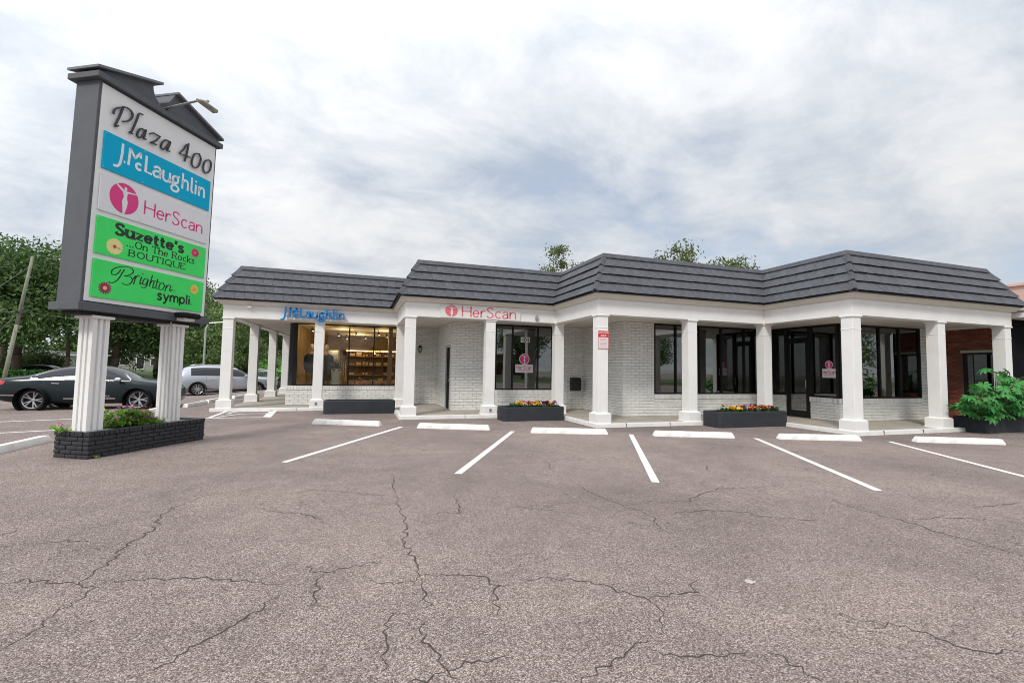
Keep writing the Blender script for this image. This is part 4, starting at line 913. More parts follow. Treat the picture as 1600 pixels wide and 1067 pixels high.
# ------------------------------------------------------------------ planters along the front
def planter(name, u0, u1, v0, v1, h, label, r=.10, soil=True):
    t = thing(name, label, 'planter', ((u0+u1)/2, (v0+v1)/2, 0), world=True)
    def rr(x0, x1, y0_, y1_, r):
        p = []
        for cx_, cy_, a in ((x1-r, y1_-r, 0), (x0+r, y1_-r, 90), (x0+r, y0_+r, 180), (x1-r, y0_+r, 270)):
            p += [(cx_+r*cos(radians(a+22.5*i)), cy_+r*sin(radians(a+22.5*i))) for i in range(5)]
        return p
    o_, i_ = rr(u0, u1, v0, v1, r), rr(u0+.09, u1-.09, v0+.09, v1-.09, max(.02, r-.06)); n = len(o_)
    lv = [(o_, -.01, 0), (o_, h-.015, 0), ([(x+(.012 if x < (u0+u1)/2 else -.012), y+(.012 if y < (v0+v1)/2 else -.012)) for x, y in o_], h, 0), (i_, h, 0), (i_, h-.12, 0)]
    vs = [(x, y, z) for pl_, z, _ in lv for x, y in pl_]
    b = MB().add(vs, [(k*n+i, k*n+(i+1) % n, (k+1)*n+(i+1) % n, (k+1)*n+i) for k in range(4) for i in range(n)])
    b.obj('trough', charcoal, t, smooth=True)
    MB().add([(x, y, h-.09) for x, y in i_], [tuple(range(n))]).obj('soil', soil_m, t)
    return t
planter('stucco_planter', -1.0, 1.19, 15.62, 16.45, .415, 'long charcoal stucco planter without flowers below the lit shop window', r=.07)
planter('stucco_planter', 4.0, 5.95, 12.72, 13.42, .40, 'charcoal planter with yellow flowers below the middle window', r=.12)
planter('stucco_planter', 9.36, 11.84, 10.18, 10.86, .43, 'charcoal planter with yellow and red flowers left of the glass door', r=.10)
planter('stucco_planter', 15.95, 18.1, 7.76, 8.48, .41, 'large charcoal planter holding the big leafy plant at the right end', r=.02)
leafg = mat_leaf('bedding_leaf', (.02, .07, .02), (.07, .19, .05))
pet = {'yellow': mat('petal_yellow', (.80, .48, .03), .6, .15, 40), 'red': mat('petal_red', (.35, .02, .05), .6, .2, 40), 'pink': mat('petal_pink', (.60, .22, .38), .6, .2, 40), 'purple': mat('petal_purple', (.10, .02, .06), .6, .2, 40), 'mauve': mat('petal_mauve', (.52, .24, .45), .6, .2, 40)}
def bloom_mesh(m, r):
    b = MB()
    for i in range(7):
        a = 2*pi*i/7+.2; e = .45; d = Vector((cos(a), sin(a), e)).normalized(); s = Vector((-sin(a), cos(a), 0))
        b.add([(0, 0, 0), tuple(d*r*.6+s*r*.42), tuple(d*r+Vector((0, 0, -.15*r))), tuple(d*r*.6-s*r*.42)], [(0, 1, 2, 3)])
    for i in range(5):
        a = 2*pi*i/5; d = Vector((cos(a), sin(a), 1.4)).normalized(); s = Vector((-sin(a), cos(a), 0))
        b.add([(0, 0, 0), tuple(d*r*.5+s*r*.25), tuple(d*r*.7), tuple(d*r*.5-s*r*.25)], [(0, 1, 2, 3)])
    return b.mesh('bloom', m)
BM = {k: bloom_mesh(m, .055) for k, m in pet.items()}
def leaf_tuft(b, c, n, r, L0, L1, up_=.5, w=.3):
    for i in range(n):
        a = rnd.uniform(0, 6.28); e = rnd.uniform(.1, 1.4)*up_+.1; L_ = rnd.uniform(L0, L1)
        d = Vector((cos(a)*cos(e), sin(a)*cos(e), sin(e))); s = Vector((-sin(a), cos(a), 0))*L_*w
        p = Vector(c)+Vector((rnd.gauss(0, r*.5), rnd.gauss(0, r*.5), rnd.uniform(0, r*.7)))
        b.add([p, p+d*L_*.5+s*.5, p+d*L_, p+d*L_*.5-s*.5], [(0, 1, 2, 3)])
def bed(u0, u1, v0, v1, z, seq, label):
    t = thing('flower_bed', label, 'flowers', ((u0+u1)/2, (v0+v1)/2, z), world=True)
    b = MB(); n = len(seq)
    bl = []
    for i, s in enumerate(seq):
        u = u0+(u1-u0)*(i+.5)/n
        for row in range(3):
            v = v0+(v1-v0)*(row+.5)/3
            leaf_tuft(b, (u+rnd.gauss(0, .03), v, z), 26 if s else 48, .09, .07, .15 if s else .2, .7)
            if s:
                for q in range(5):
                    bl.append((s if rnd.random() < .85 else 'red', (u+rnd.gauss(0, .06), v+rnd.gauss(0, .05), z+rnd.uniform(.11, .21))))
    f = b.obj('foliage', leafg, t); f['kind'] = 'stuff'
    for s, p in bl:
        o = link('bloom', BM[s], f); o.location = p; o.rotation_euler = (rnd.uniform(.1, .9), rnd.uniform(-.4, .4), rnd.uniform(0, 6)); o.scale = (rnd.uniform(.8, 1.3),)*3
bed(4.35, 5.85, 12.86, 13.28, .33, [None, 'yellow', 'pink', 'yellow', 'yellow', 'purple', 'yellow', 'mauve'], 'yellow and plum bedding flowers in the middle planter')
bed(9.75, 11.72, 10.32, 10.72, .36, [None, 'yellow', 'yellow', None, 'pink', 'yellow', 'red', 'yellow', 'red', None], 'yellow, pink and red bedding flowers in the planter by the glass door')

# castor-like plant with big lobed leaves
def palmate(m, seed, name='leaf'):
    r_ = random.Random(seed); b = MB(); nl = 8
    for i in range(nl):
        a = -2.35+4.7*i/(nl-1); L_ = (1.0-.38*abs(a)/2.35)*r_.uniform(.9, 1.1); w = .17; d = Vector((sin(a), cos(a), 0)); s = Vector((cos(a), -sin(a), 0)); dz = -.22*L_
        c1 = d*L_*.45; c2 = d*L_*.78
        b.add([(0, 0, .0), tuple(c1+s*w+Vector((0, 0, .03))), tuple(c1+Vector((0, 0, -.02))), tuple(c1-s*w+Vector((0, 0, .03))), tuple(c2+s*w*.6+Vector((0, 0, dz*.5+.02))), tuple(c2+Vector((0, 0, dz*.5-.02))), tuple(c2-s*w*.6+Vector((0, 0, dz*.5+.02))), tuple(d*L_+Vector((0, 0, dz)))],
              [(0, 2, 1), (0, 3, 2), (1, 2, 5, 4), (2, 3, 6, 5), (4, 5, 7), (5, 6, 7)])
    return b.mesh(name, m)
cleaf = mat_leaf('castor_leaf', (.02, .14, .035), (.10, .40, .095), .42, .25)
LM = [palmate(cleaf, s) for s in range(4)]
t = thing('castor_plant', 'large bush with glossy star shaped green leaves in the right planter', 'plant', (17.3, 8.0, .33), world=True)
st = MB(); heads = []
for i in range(23):
    bx_, by_ = 16.05+2.0*(i+.5)/23, 8.0+rnd.uniform(-.14, .14); H = rnd.uniform(.45, 1.30)*(.75 if i < 6 else 1.0); lean = Vector((rnd.uniform(-1.3, -.4) if i < 7 else rnd.uniform(-.4, .4), rnd.uniform(-.5, .12), 0))
    p = [Vector((bx_, by_, .32))+lean*(k/3)**1.3+Vector((0, 0, H*k/3)) for k in range(4)]
    st.path(p, [.022, .018, .014, .009], 6)
    for k in range(13): heads.append((p[0]*(1-f_)+p[1]*f_ if (f_ := .4+k/6) < 1 else p[1]*(1-(k-3)/9)+p[3]*((k-3)/9), k/12))
stem = st.obj('stems', mat('castor_stem', (.12, .16, .06), .6, .2), t)
pt = MB()
for c, f in heads:
    a = rnd.uniform(0, 6.28); e = rnd.uniform(-.1, .7); L_ = rnd.uniform(.18, .42); tip = c+Vector((cos(a)*cos(e), sin(a)*cos(e)-.15, sin(e)))*L_
    if tip.z < .42: tip.z = .42+rnd.random()*.1
    pt.tube(c, tip, .006, .004, 4, cap=False)
    o = link('leaf', LM[rnd.randrange(4)], t); s = rnd.uniform(.15, .25)
    hd = Vector((cos(a), sin(a)-.35, 0)).normalized()
    z = Vector((hd.x*.5, hd.y*.5-.25, 1)).normalized(); y = (hd-z*hd.dot(z)).normalized(); x = y.cross(z)
    Rm = Matrix((x, y, z)).transposed().to_4x4()
    o.matrix_local = Matrix.Translation(tip-Vector(t.location)) @ Rm @ Matrix.Rotation(rnd.gauss(0, .25), 4, 'Y') @ Matrix.Rotation(rnd.gauss(0, .25), 4, 'X') @ Matrix.Scale(s, 4)
pt.obj('leaf_stalks', MATS['castor_stem'], t)
PLAZA=[[(-0.014,5.535),(-0.001,5.613),(0.069,5.685),(0.182,5.751),(0.275,5.721),(0.282,5.64),(0.229,5.547),(0.144,5.49)],[(0.128,5.736),(0.089,5.563),(0.043,5.414),(0.03,5.346),(0.079,5.382)],[(0.458,5.782),(0.396,5.768),(0.364,5.644),(0.324,5.494),(0.292,5.393),(0.263,5.367),(0.314,5.367)],[(0.511,5.53),(0.447,5.528),(0.401,5.45),(0.396,5.373),(0.439,5.364),(0.496,5.447),(0.531,5.552),(0.518,5.447),(0.512,5.39),(0.549,5.387)],[(0.61,5.521),(0.662,5.566),(0.798,5.566),(0.727,5.456),(0.623,5.36),(0.677,5.386),(0.744,5.387)],[(0.987,5.566),(0.904,5.558),(0.841,5.469),(0.832,5.386),(0.873,5.368),(0.937,5.449),(0.999,5.571),(0.972,5.455),(0.954,5.389),(1.002,5.39)],[(1.33,5.679),(1.275,5.557),(1.195,5.448),(1.309,5.467),(1.426,5.475)],[(1.374,5.725),(1.354,5.548),(1.318,5.353)],[(1.617,5.638),(1.524,5.594),(1.476,5.462),(1.476,5.354),(1.547,5.325),(1.623,5.396),(1.666,5.551),(1.617,5.638)],[(1.847,5.622),(1.765,5.559),(1.733,5.433),(1.754,5.344),(1.813,5.332),(1.892,5.429),(1.909,5.588),(1.847,5.622)]]
BRIGHTON=[[(0.371,3.052),(0.333,2.971),(0.288,2.88),(0.233,2.816),(0.176,2.789),(0.141,2.803)],[(0.31,3.033),(0.277,2.974),(0.224,2.93),(0.177,2.938),(0.179,3.001),(0.273,3.07),(0.411,3.107),(0.5,3.089),(0.518,3.032),(0.458,2.975),(0.38,2.944)],[(0.38,2.944),(0.475,2.951),(0.515,2.907),(0.488,2.837),(0.415,2.801),(0.349,2.82)],[(0.527,2.919),(0.568,2.983),(0.556,2.906),(0.543,2.838)],[(0.568,2.945),(0.605,3.0),(0.634,2.987)],[(0.672,2.985),(0.651,2.896),(0.654,2.859),(0.69,2.884)],[(0.683,3.044),(0.693,3.037)],[(0.781,2.969),(0.732,2.969),(0.698,2.905),(0.712,2.86),(0.759,2.878),(0.791,2.961),(0.771,2.852),(0.726,2.806),(0.677,2.816)],[(0.864,3.053),(0.834,2.921),(0.82,2.851)],[(0.831,2.892),(0.871,2.958),(0.903,2.944),(0.888,2.874),(0.892,2.835),(0.921,2.85)],[(0.969,3.006),(0.948,2.894),(0.948,2.836),(0.983,2.842)],[(0.911,2.965),(1.015,2.952)],[(1.078,2.958),(1.027,2.938),(1.001,2.874),(1.015,2.828),(1.067,2.837),(1.104,2.903),(1.078,2.958)],[(1.144,2.93),(1.129,2.848),(1.121,2.817)],[(1.134,2.869),(1.187,2.938),(1.231,2.926),(1.215,2.863),(1.228,2.835),(1.273,2.873)]]

# ------------------------------------------------------------------ pylon sign
SA = radians(28.9); E1 = Vector((sin(SA), cos(SA), 0)); E2 = Vector((-cos(SA), sin(SA), 0)); SO = Vector((-3.927, 8.91, 0))
def SP(s, t, z): return tuple(SO+E1*(s+0.0146*max(0, z-2.42))+E2*t+Vector((0, 0, z)))
def sbox(mb, s0, s1, t0, t1, z0, z1):
    return mb.hexa([SP(s0, t0, z0), SP(s1, t0, z0), SP(s1, t1, z0), SP(s0, t1, z0), SP(s0, t0, z1), SP(s1, t0, z1), SP(s1, t1, z1), SP(s0, t1, z1)])
SG = thing('pylon_sign', 'tall charcoal pylon sign with coloured tenant panels on two fluted white posts', 'sign', tuple(SO+E1*1+E2*.3), world=True)
T0, T1 = .05, .50
cab = sbox(MB(), -.23, 2.06, T0, T1, 2.42, 5.99).obj('cabinet', sign_grey, SG, bevel=.006)
# frame edge and white face on both sides
for ta, tb, tf in ((T0-.012, T0-.001, T0-.013), (T1+.001, T1+.012, T1+.013)):
    b = MB(); sbox(b, -.185, 2.02, ta, tb, 2.455, 5.955); b.obj('face_board', mat('sign_face_white', (.79, .79, .785), .5, .03, 2, .05), SG)
b = MB(); sbox(b, -.29, -.23, T0-.06, T1+.06, 2.30, 2.42); sbox(b, -.23, 2.06, T0-.06, T1+.06, 2.301, 2.4195); sbox(b, 2.06, 2.12, T0-.06, T1+.06, 2.30, 2.42); b.obj('bottom_moulding', sign_grey, SG, bevel=.004)
b = MB(); sbox(b, -.31, 2.14, T0-.08, T1+.08, 5.99, 6.085); b.obj('top_moulding', sign_grey, SG, bevel=.005)
b = MB(); sbox(b, -.18, 2.01, T0+.05, T1-.05, 2.24, 2.30); b.obj('base_plate', dark_gap, SG)
# broken pediment: two raking halves with a curved notch between them
def ped(poly): 
    return MB().prism(poly, T0+.0, T1-.0, f=lambda p, t: SP(p[0], t, p[1]))
notch = arc(.98, 6.42, .34, .31, 172, 262, 8)
ped([(-.235, 6.086), (.93, 6.086)]+notch[::-1]+[(.60, 6.50), (-.235, 6.135)]).obj('pediment', sign_grey, SG, fixn=True)
ped([(.931, 6.086), (2.065, 6.086), (2.065, 6.17), (1.07, 6.52), (.95, 6.30), (.931, 6.112)]).obj('pediment', sign_grey, SG, fixn=True)
def rake(p, q, h=.045):
    b = MB(); b.prism([p, q, (q[0], q[1]+h), (p[0], p[1]+h)], T0-.08, T1+.08, f=lambda a, t: SP(a[0], t, a[1])); return b.obj('pediment_cap', mat('sign_cap_grey', (.16, .165, .18), .6, .1, 4), SG, bevel=.004, fixn=True)
rake((-.325, 6.128), (.76, 6.512)); rake((1.06, 6.525), (2.155, 6.165))
# posts with flutes
def post(s0, t0, w=.255, dp=.275):
    b = MB(); e = .014; poly = []
    def side(a, b_, n=2):
        a, b_ = Vector(a), Vector(b_); d = (b_-a); nn = Vector((-d.y, d.x)).normalized(); r = []
        r.append(a)
        for i in range(n):
            c = (i+1)/(n+1); g = .020/d.length
            for off, dep in ((-g, 0), (-g*.7, .034), (g*.7, .034), (g, 0)): r.append(a+d*(c+off)+nn*dep)
        return r
    cs = [(s0, t0), (s0+w, t0), (s0+w, t0+dp), (s0, t0+dp)]
    for i in range(4): poly += side(cs[i], cs[(i+1) % 4])
    b.prism([(p.x, p.y) for p in poly], .36, 2.20, f=lambda p, z: SP(p[0], p[1], z)); c = b.obj('post', white, SG, fixn=True)
    b = MB(); sbox(b, s0-.045, s0+w+.045, t0-.045, t0+dp+.045, 2.20, 2.245); b.obj('post_cap', white, c, bevel=.004)
post(.035, .115); post(1.43, .115)
# tenant panels
PF = T0-.013
sp = lambda d0: (lambda x, y, d: SP(x, PF-d0-d, y))
pw = mat('panel_white', (.75, .75, .775), .45, .02, 3)
pc = {'blue': mat('panel_cyan', (.0, .40, .64), .55, .03, 2, spec=.15), 'green': mat('panel_green', (.065, .76, .155), .55, .06, 2.5, spec=.2)}
def panel(z0, z1, m):
    b = MB(); sbox(b, -.112, 1.943, PF-.022, PF-.0005, z0, z1); p = b.obj('tenant_panel', m, SG, bevel=.002)
    sc_ = MB()
    for s in (-.09, .55, 1.25, 1.92):
        for z in (z0+.03, z1-.03): disc(sc_, s, z, .008, .008, sp(.0222), 0, .002, 8)
    sc_.obj('screws', steel, p); return p
P1_ = panel(4.595, 5.205, pc['blue']); P2_ = panel(3.915, 4.512, pw); P3_ = panel(3.22, 3.826, pc['green']); P4_ = panel(2.526, 3.133, pc['green'])
pl = sp(.0222)
wp = mat('white_print', (.80, .82, .83), .45, .02)
for st in JM:
    b = MB()
    for s in st: ribbon(b, [(.063+px*(1.744/6.23), 4.82+py*.285) for px, py in s], .040, pl, .002)
    b.obj('letter', wp, P1_, fixn=True)
# second panel: emblem and name
figure_emblem(P2_, 'emblem', .275, 4.225, .240, .255, pl, pink_c, pw, .0012)
write(P2_, 'letter', 'HerScan', .63, 1.815, 4.09, .235, .029, pink_c, pl, .001, thin=.8, gap=.17)
# third panel
dk = mat('dark_green_print', (.010, .028, .014), .5, .1)
write(P3_, 'letter', "Suzette's", .185, 1.43, 3.605, .175, .058, dk, pl, .0012, thin=.66, serif=.034, gap=.21)
write(P3_, 'letter', '...On The Rocks', .375, 1.69, 3.452, .118, .021, dk, pl, .001, thin=.6, serif=.018, gap=.2)
write(P3_, 'letter', 'BOUTIQUE', .425, 1.50, 3.298, .105, .022, dk, pl, .001, thin=.55, serif=.020, gap=.24)
def daisy(parent, cx_, cz, r, n, mp_, mc, inner=.3, w=.5, base=.1):
    o = None
    b = MB()
    for i in range(n):
        a = 2*pi*i/n; d = Vector((cos(a), sin(a))); s = Vector((-sin(a), cos(a))); q = r*w*pi/n
        pts = [d*r*base+s*q*.4, d*r*.55+s*q*1.0, d*r*.88+s*q*.95, d*r*1.0, d*r*.88-s*q*.95, d*r*.55-s*q*1.0, d*r*base-s*q*.4]
        polyp(b, [(cx_+p.x, cz+p.y) for p in reversed(pts)], pl, 0, .001+.0002*(i % 2))
    o = b.obj('printed_flower', mp_, parent, fixn=True); c = MB(); disc(c, cx_, cz, r*inner, r*inner, pl, 0, .0022, 14); c.obj('printed_flower_centre', mc, parent)
cr = mat('print_cream', (.78, .70, .28), .5); mg = mat('print_magenta', (.62, .02, .12), .5); pr_ = mat('print_maroon', (.30, .02, .10), .5); ye = mat('print_yellow', (.80, .55, .08), .5); pkp = mat('print_rose', (.70, .25, .35), .5)
daisy(P3_, .185, 3.39, .135, 13, cr, mg, .22, 1.0); daisy(P3_, 1.695, 3.672, .088, 11, mg, pkp, .22, .95)
daisy(P4_, .09, 2.69, .105, 14, pr_, ye, .3, .62); daisy(P4_, 1.735, 2.955, .095, 14, ye, mat('print_orange', (.75, .36, .08), .5), .4, .8)
# fourth panel: script and sans names
b = MB()
for s in BRIGHTON: ribbon(b, smooth_pts(s, 6), .022, pl, .0012, thin=.45)
b.obj('script_name', dk, P4_, fixn=True)
b = MB(); ribbon(b, arc(1.315, 2.848, .012, .012, 0, 360, 12), .004, pl, .001); b.obj('registered_mark', dk, P4_)
write(P4_, 'letter', 'sympli', .99, 1.645, 2.645, .17, .034, dk, pl, .0012, gap=.21)
b = MB(); disc(b, 1.685, 2.655, .012, .012, pl, 0, .001, 10); b.obj('full_stop', dk, P4_)
# raised dark letters on the header
ps = mat('header_letter_grey', (.035, .036, .040), .5)
names = [(0, 1), (2,), (3,), (4,), (5,), (6, 7), (8,), (9,)]
for g in names:
    b = MB()
    for i in g:
        s = PLAZA[i]; ribbon(b, smooth_pts(s, 6) if i not in (4, 6) else s, .026, lambda x, y, d: SP(x, PF-.018-d, y), .022, thin=.7, taper=False)
    b.obj('letter', ps, SG, fixn=True)
# lamps: arm lamp at the top, flood lamp at the foot
b = MB().path([SP(.92, T0+.1, 6.16), SP(.915, -.25, 6.21), SP(.91, -.62, 6.25)], [.022, .022, .018], 8); b.obj('lamp_arm', mat('arm_grey', (.20, .21, .22), .5), SG)
b = MB().hexa([SP(.95, -.68, 6.25), SP(1.30, -.68, 6.23), SP(1.30, -.56, 6.23), SP(.95, -.56, 6.25), SP(.94, -.69, 6.29), SP(1.29, -.70, 6.28), SP(1.29, -.56, 6.31), SP(.94, -.56, 6.32)]); lh = b.obj('lamp_head', mat('aged_fitting', (.35, .32, .26), .5, .3, 12, metal=.3), SG, bevel=.012)
MB().tube(SP(.89, -.62, 6.25), SP(.98, -.62, 6.28), .028, .034, 10).tube(SP(1.06, -.60, 6.32), SP(1.14, -.60, 6.38), .02, .026, 8).obj('photocell', MATS['aged_fitting'], lh)
b = MB(); sbox(b, 1.24, 1.64, -.30, -.065, 2.35, 2.45); fl = b.obj('flood_lamp', mat('flood_black', (.012, .012, .013), .85, spec=.2), SG, bevel=.03)
b = MB(); sbox(b, 1.34, 1.56, -.22, -.05, 2.30, 2.358); b.obj('flood_bracket', white, fl)
b = MB().path([SP(1.36, .10, 2.28), SP(1.39, .09, 2.18), SP(1.405, .10, 1.6), SP(1.41, .10, .5)], [.014]*4, 6); b.obj('conduit', mat('conduit_grey', (.5, .48, .45), .6), SG)

# ------------------------------------------------------------------ brick base of the sign
PBk = thing('brick_planter', 'charcoal painted brick planter at the foot of the pylon sign', 'planter', tuple(SO+E1*1.07+E2*.33), world=True)
LP, DP, HP = 2.155, .66, .42
def PPt(s, t, z): return tuple(SO+E1*s+E2*t+Vector((0, 0, z)))
def pbox(mb, s0, s1, t0, t1, z0, z1): return mb.hexa([PPt(s0, t0, z0), PPt(s1, t0, z0), PPt(s1, t1, z0), PPt(s0, t1, z0), PPt(s0, t0, z1), PPt(s1, t0, z1), PPt(s1, t1, z1), PPt(s0, t1, z1)])
b = MB()
for s0, s1, t0, t1 in ((.012, LP-.012, .012, .11), (.012, LP-.012, DP-.11, DP-.012), (.012, .11, .11, DP-.11), (LP-.11, LP-.012, .11, DP-.11)): pbox(b, s0, s1, t0, t1, -.01, HP-.012)
core = b.obj('core', char_mortar, PBk)
def pbrick(s0, s1, t0, t1, z0, z1):
    b = MB(); j = lambda: rnd.uniform(-.004, .004); r = rnd.uniform(-.006, .006)
    pbox(b, s0+j(), s1+j(), t0+j(), t1+j(), z0+j()*.5, z1+j()*.5); b.obj('brick', char_brick, PBk, bevel=.007, segs=2, smooth=True)
cz_ = .068; bl = .215
for r in range(5):
    z0 = r*cz_; z1 = z0+cz_-.010
    x = -(bl/2 if r % 2 else 0)
    while x < LP-.01:
        s, e = max(0, x), min(LP, x+bl-.010)
        if e-s > .03:
            pbrick(s, e, -.004, .10, z0, z1); pbrick(s, e, DP-.10, DP+.004, z0, z1)
        x += bl
    x = .11-(bl/2 if r % 2 == 0 else 0)
    while x < DP-.115:
        s, e = max(.105, x), min(DP-.105, x+bl-.010)
        if e-s > .03: pbrick(-.004, .10, s, e, z0, z1); pbrick(LP-.10, LP+.004, s, e, z0, z1)
        x += bl
x = 0
while x < LP-.02:
    e = min(LP, x+.078); pbrick(x, e-.010, -.012, .11, .342, HP); pbrick(x, e-.010, DP-.11, DP+.012, .342, HP); x += .078
x = .118
while x < DP-.13:
    e = min(DP-.118, x+.078); pbrick(-.012, .11, x, e-.010, .342, HP); pbrick(LP-.11, LP+.012, x, e-.010, .342, HP); x += .078
b = MB(); pbox(b, .1, LP-.1, .1, DP-.1, .25, .36); b.obj('soil', soil_m, PBk)
for s0 in (.0, 1.38):
    b = MB(); pbox(b, s0, s0+.40, .05, .46, .405, .424); b.obj('mortar_cap', mat('worn_cap', (.22, .22, .22), .85, .3, 12), PBk, bevel=.006)

# pink flowering shrub in the brick base
t = thing('flowering_shrub', 'bright green shrub with small pink flowers between the sign posts', 'shrub', PPt(.85, .33, .36), world=True)
b = MB(); shl = mat_leaf('vinca_leaf', (.07, .22, .025), (.34, .56, .08), .5, .3)
c0 = [(rnd.uniform(.34, 1.42), rnd.uniform(.12, .6)) for i in range(130)]
tops = []
for s, tt in c0:
    h = .36+(.06+.29*(1-((s-.85)/.62)**2))*rnd.uniform(.4, 1.05); tops.append((s, tt, h))
    leaf_tuft(b, PPt(s, tt, h-.10), 22, .075, .05, .10, .8, .42)
for s, tt, h in [(-.05, .45, .44), (-.10, .50, .46), (0.0, .52, .42)]: leaf_tuft(b, PPt(s, tt, h-.04), 16, .06, .05, .10, .8, .42)
f = b.obj('foliage', shl, t); f['kind'] = 'stuff'
st = MB()
for s, tt, h in tops[::6]: st.tube(PPt(.85+(s-.85)*.4, tt*.6+.13, .33), PPt(s, tt, h-.05), .006, .004, 5)
st.obj('stems', mat('shrub_stem', (.1, .12, .04), .8), t)
BMp = [bloom_mesh(pet['mauve'], .032), bloom_mesh(pet['pink'], .032)]
for s, tt, h in tops+[(-.05, .45, .52), (-.09, .5, .55), (-.03, .48, .5)]:
    for q in range(3 if rnd.random() < .5 else 0):
        o = link('bloom', BMp[rnd.randrange(2)], f); o.location = Vector(PPt(s+rnd.gauss(0, .04), tt+rnd.gauss(0, .04), h+rnd.uniform(-.02, .05))); o.rotation_euler = (rnd.uniform(-.5, .8), rnd.uniform(-.5, .5), rnd.uniform(0, 6)); o.scale = (rnd.uniform(.8, 1.3),)*3
b = MB(); leaf_tuft(b, PPt(.10, -.05, .0), 22, .03, .02, .06, .6, .3); o = b.obj('weed', shl); tag(o, 'tiny green weed at the foot of the brick planter', 'plant')

# ------------------------------------------------------------------ cars
def car_mesh(st, wheels, wr, mats, level=2):
    """half sections (x, [(y, z) x7], flags) mirrored, smoothed, wheel arches cut out; faces carry body/glass/trim material"""
    J = 7; vs = []; fs = []; ms = []
    for x, pts, _, _ in st:
        for y, z in pts: vs.append((x, y, z))
        for y, z in pts[1:-1][::-1]: vs.append((x, -y, z))
    R = 2*J-2
    for i in range(len(st)-1):
        for j in range(R):
            k = (j+1) % R; fs.append((i*R+j, (i+1)*R+j, (i+1)*R+k, i*R+k))
            jj = j if j < J-1 else R-1-j
            ms.append(st[i][2] if jj == 4 else st[i][3] if jj == 5 else 0)
    fs += [tuple(range(R)), tuple(range((len(st)-1)*R, len(st)*R))[::-1]]; ms += [0, 0]
    me = bpy.data.meshes.new('car_tmp'); me.from_pydata(vs, [], fs)
    for m in mats: me.materials.append(m)
    me.polygons.foreach_set('material_index', ms)
    bm_ = bmesh.new(); bm_.from_mesh(me); bmesh.ops.recalc_face_normals(bm_, faces=bm_.faces); bm_.to_mesh(me); bm_.free()
    ob = bpy.data.objects.new('car_tmp', me); COL.objects.link(ob)
    md = ob.modifiers.new('s', 'SUBSURF'); md.levels = level; md.render_levels = level
    cut = MB()
    for wx, wz in wheels:
        for s in (-1, 1): cut.tube((wx, s*.62, wz), (wx, s*1.3, wz), wr, wr, 28)
    co = cut.obj('cut_tmp', mats[0], fixn=True)
    md = ob.modifiers.new('b', 'BOOLEAN'); md.operation = 'DIFFERENCE'; md.object = co; md.solver = 'EXACT'
    dg = bpy.context.evaluated_depsgraph_get(); dg.update(); res = bpy.data.meshes.new_from_object(ob.evaluated_get(dg))
    bpy.data.objects.remove(ob); bpy.data.objects.remove(co)
    return res
def split_mesh(me, mi, name, m):
    b = bmesh.new(); b.from_mesh(me); bmesh.ops.delete(b, geom=[f for f in b.faces if f.material_index != mi], context='FACES')
    r = bpy.data.meshes.new(name); b.to_mesh(r); b.free(); r.materials.clear(); r.materials.append(m)
    r.polygons.foreach_set('material_index', [0]*len(r.polygons)); r.polygons.foreach_set('use_smooth', [True]*len(r.polygons))
    if hasattr(r, 'set_sharp_from_angle'): r.set_sharp_from_angle(angle=radians(40))
    return r
def islands(me, name, m):
    """one mesh per connected pane"""
    b = bmesh.new(); b.from_mesh(me); seen = set(); outl = []
    b.faces.ensure_lookup_table()
    for f in b.faces:
        if f.index in seen: continue
        st = [f]; grp = []; seen.add(f.index)
        while st:
            q = st.pop(); grp.append(q)
            for e in q.edges:
                for g in e.link_faces:
                    if g.index not in seen: seen.add(g.index); st.append(g)
        vi = {}; vs = []; fs = []
        for q in grp:
            row = []
            for v in q.verts:
                if v.index not in vi: vi[v.index] = len(vs); vs.append(tuple(v.co))
                row.append(vi[v.index])
            fs.append(tuple(row))
        outl.append(MB().add(vs, fs).mesh(name, m, smooth='all'))
    b.free(); return outl
def side_strip(bvh, pts, w, side, off=.004):
    """ribbon laid on the car's flank, pts in (x, z)"""
    n = len(pts); L_ = []; R_ = []
    def hit(x, z):
        h = bvh.ray_cast(Vector((x, side*2.0, z)), Vector((0, -side, 0)))
        return (Vector((x, h[0].y+side*off, z)) if h[0] else None)
    rows = []
    for i, p in enumerate(pts):
        a = Vector(pts[max(0, i-1)]); b = Vector(pts[min(n-1, i+1)]); d = (b-a).normalized(); nn = Vector((-d.y, d.x))*w/2
        h1, h2 = hit(p[0]+nn.x, p[1]+nn.y), hit(p[0]-nn.x, p[1]-nn.y)
        if h1 and h2: rows.append((h1, h2))
    return rows
def add_strip(mb, rows):
    for i in range(len(rows)-1): mb.add([rows[i][0], rows[i][1], rows[i+1][1], rows[i+1][0]], [(0, 1, 2, 3)])
def seg(p, q, n=8): return [(p[0]+(q[0]-p[0])*i/n, p[1]+(q[1]-p[1])*i/n) for i in range(n+1)]
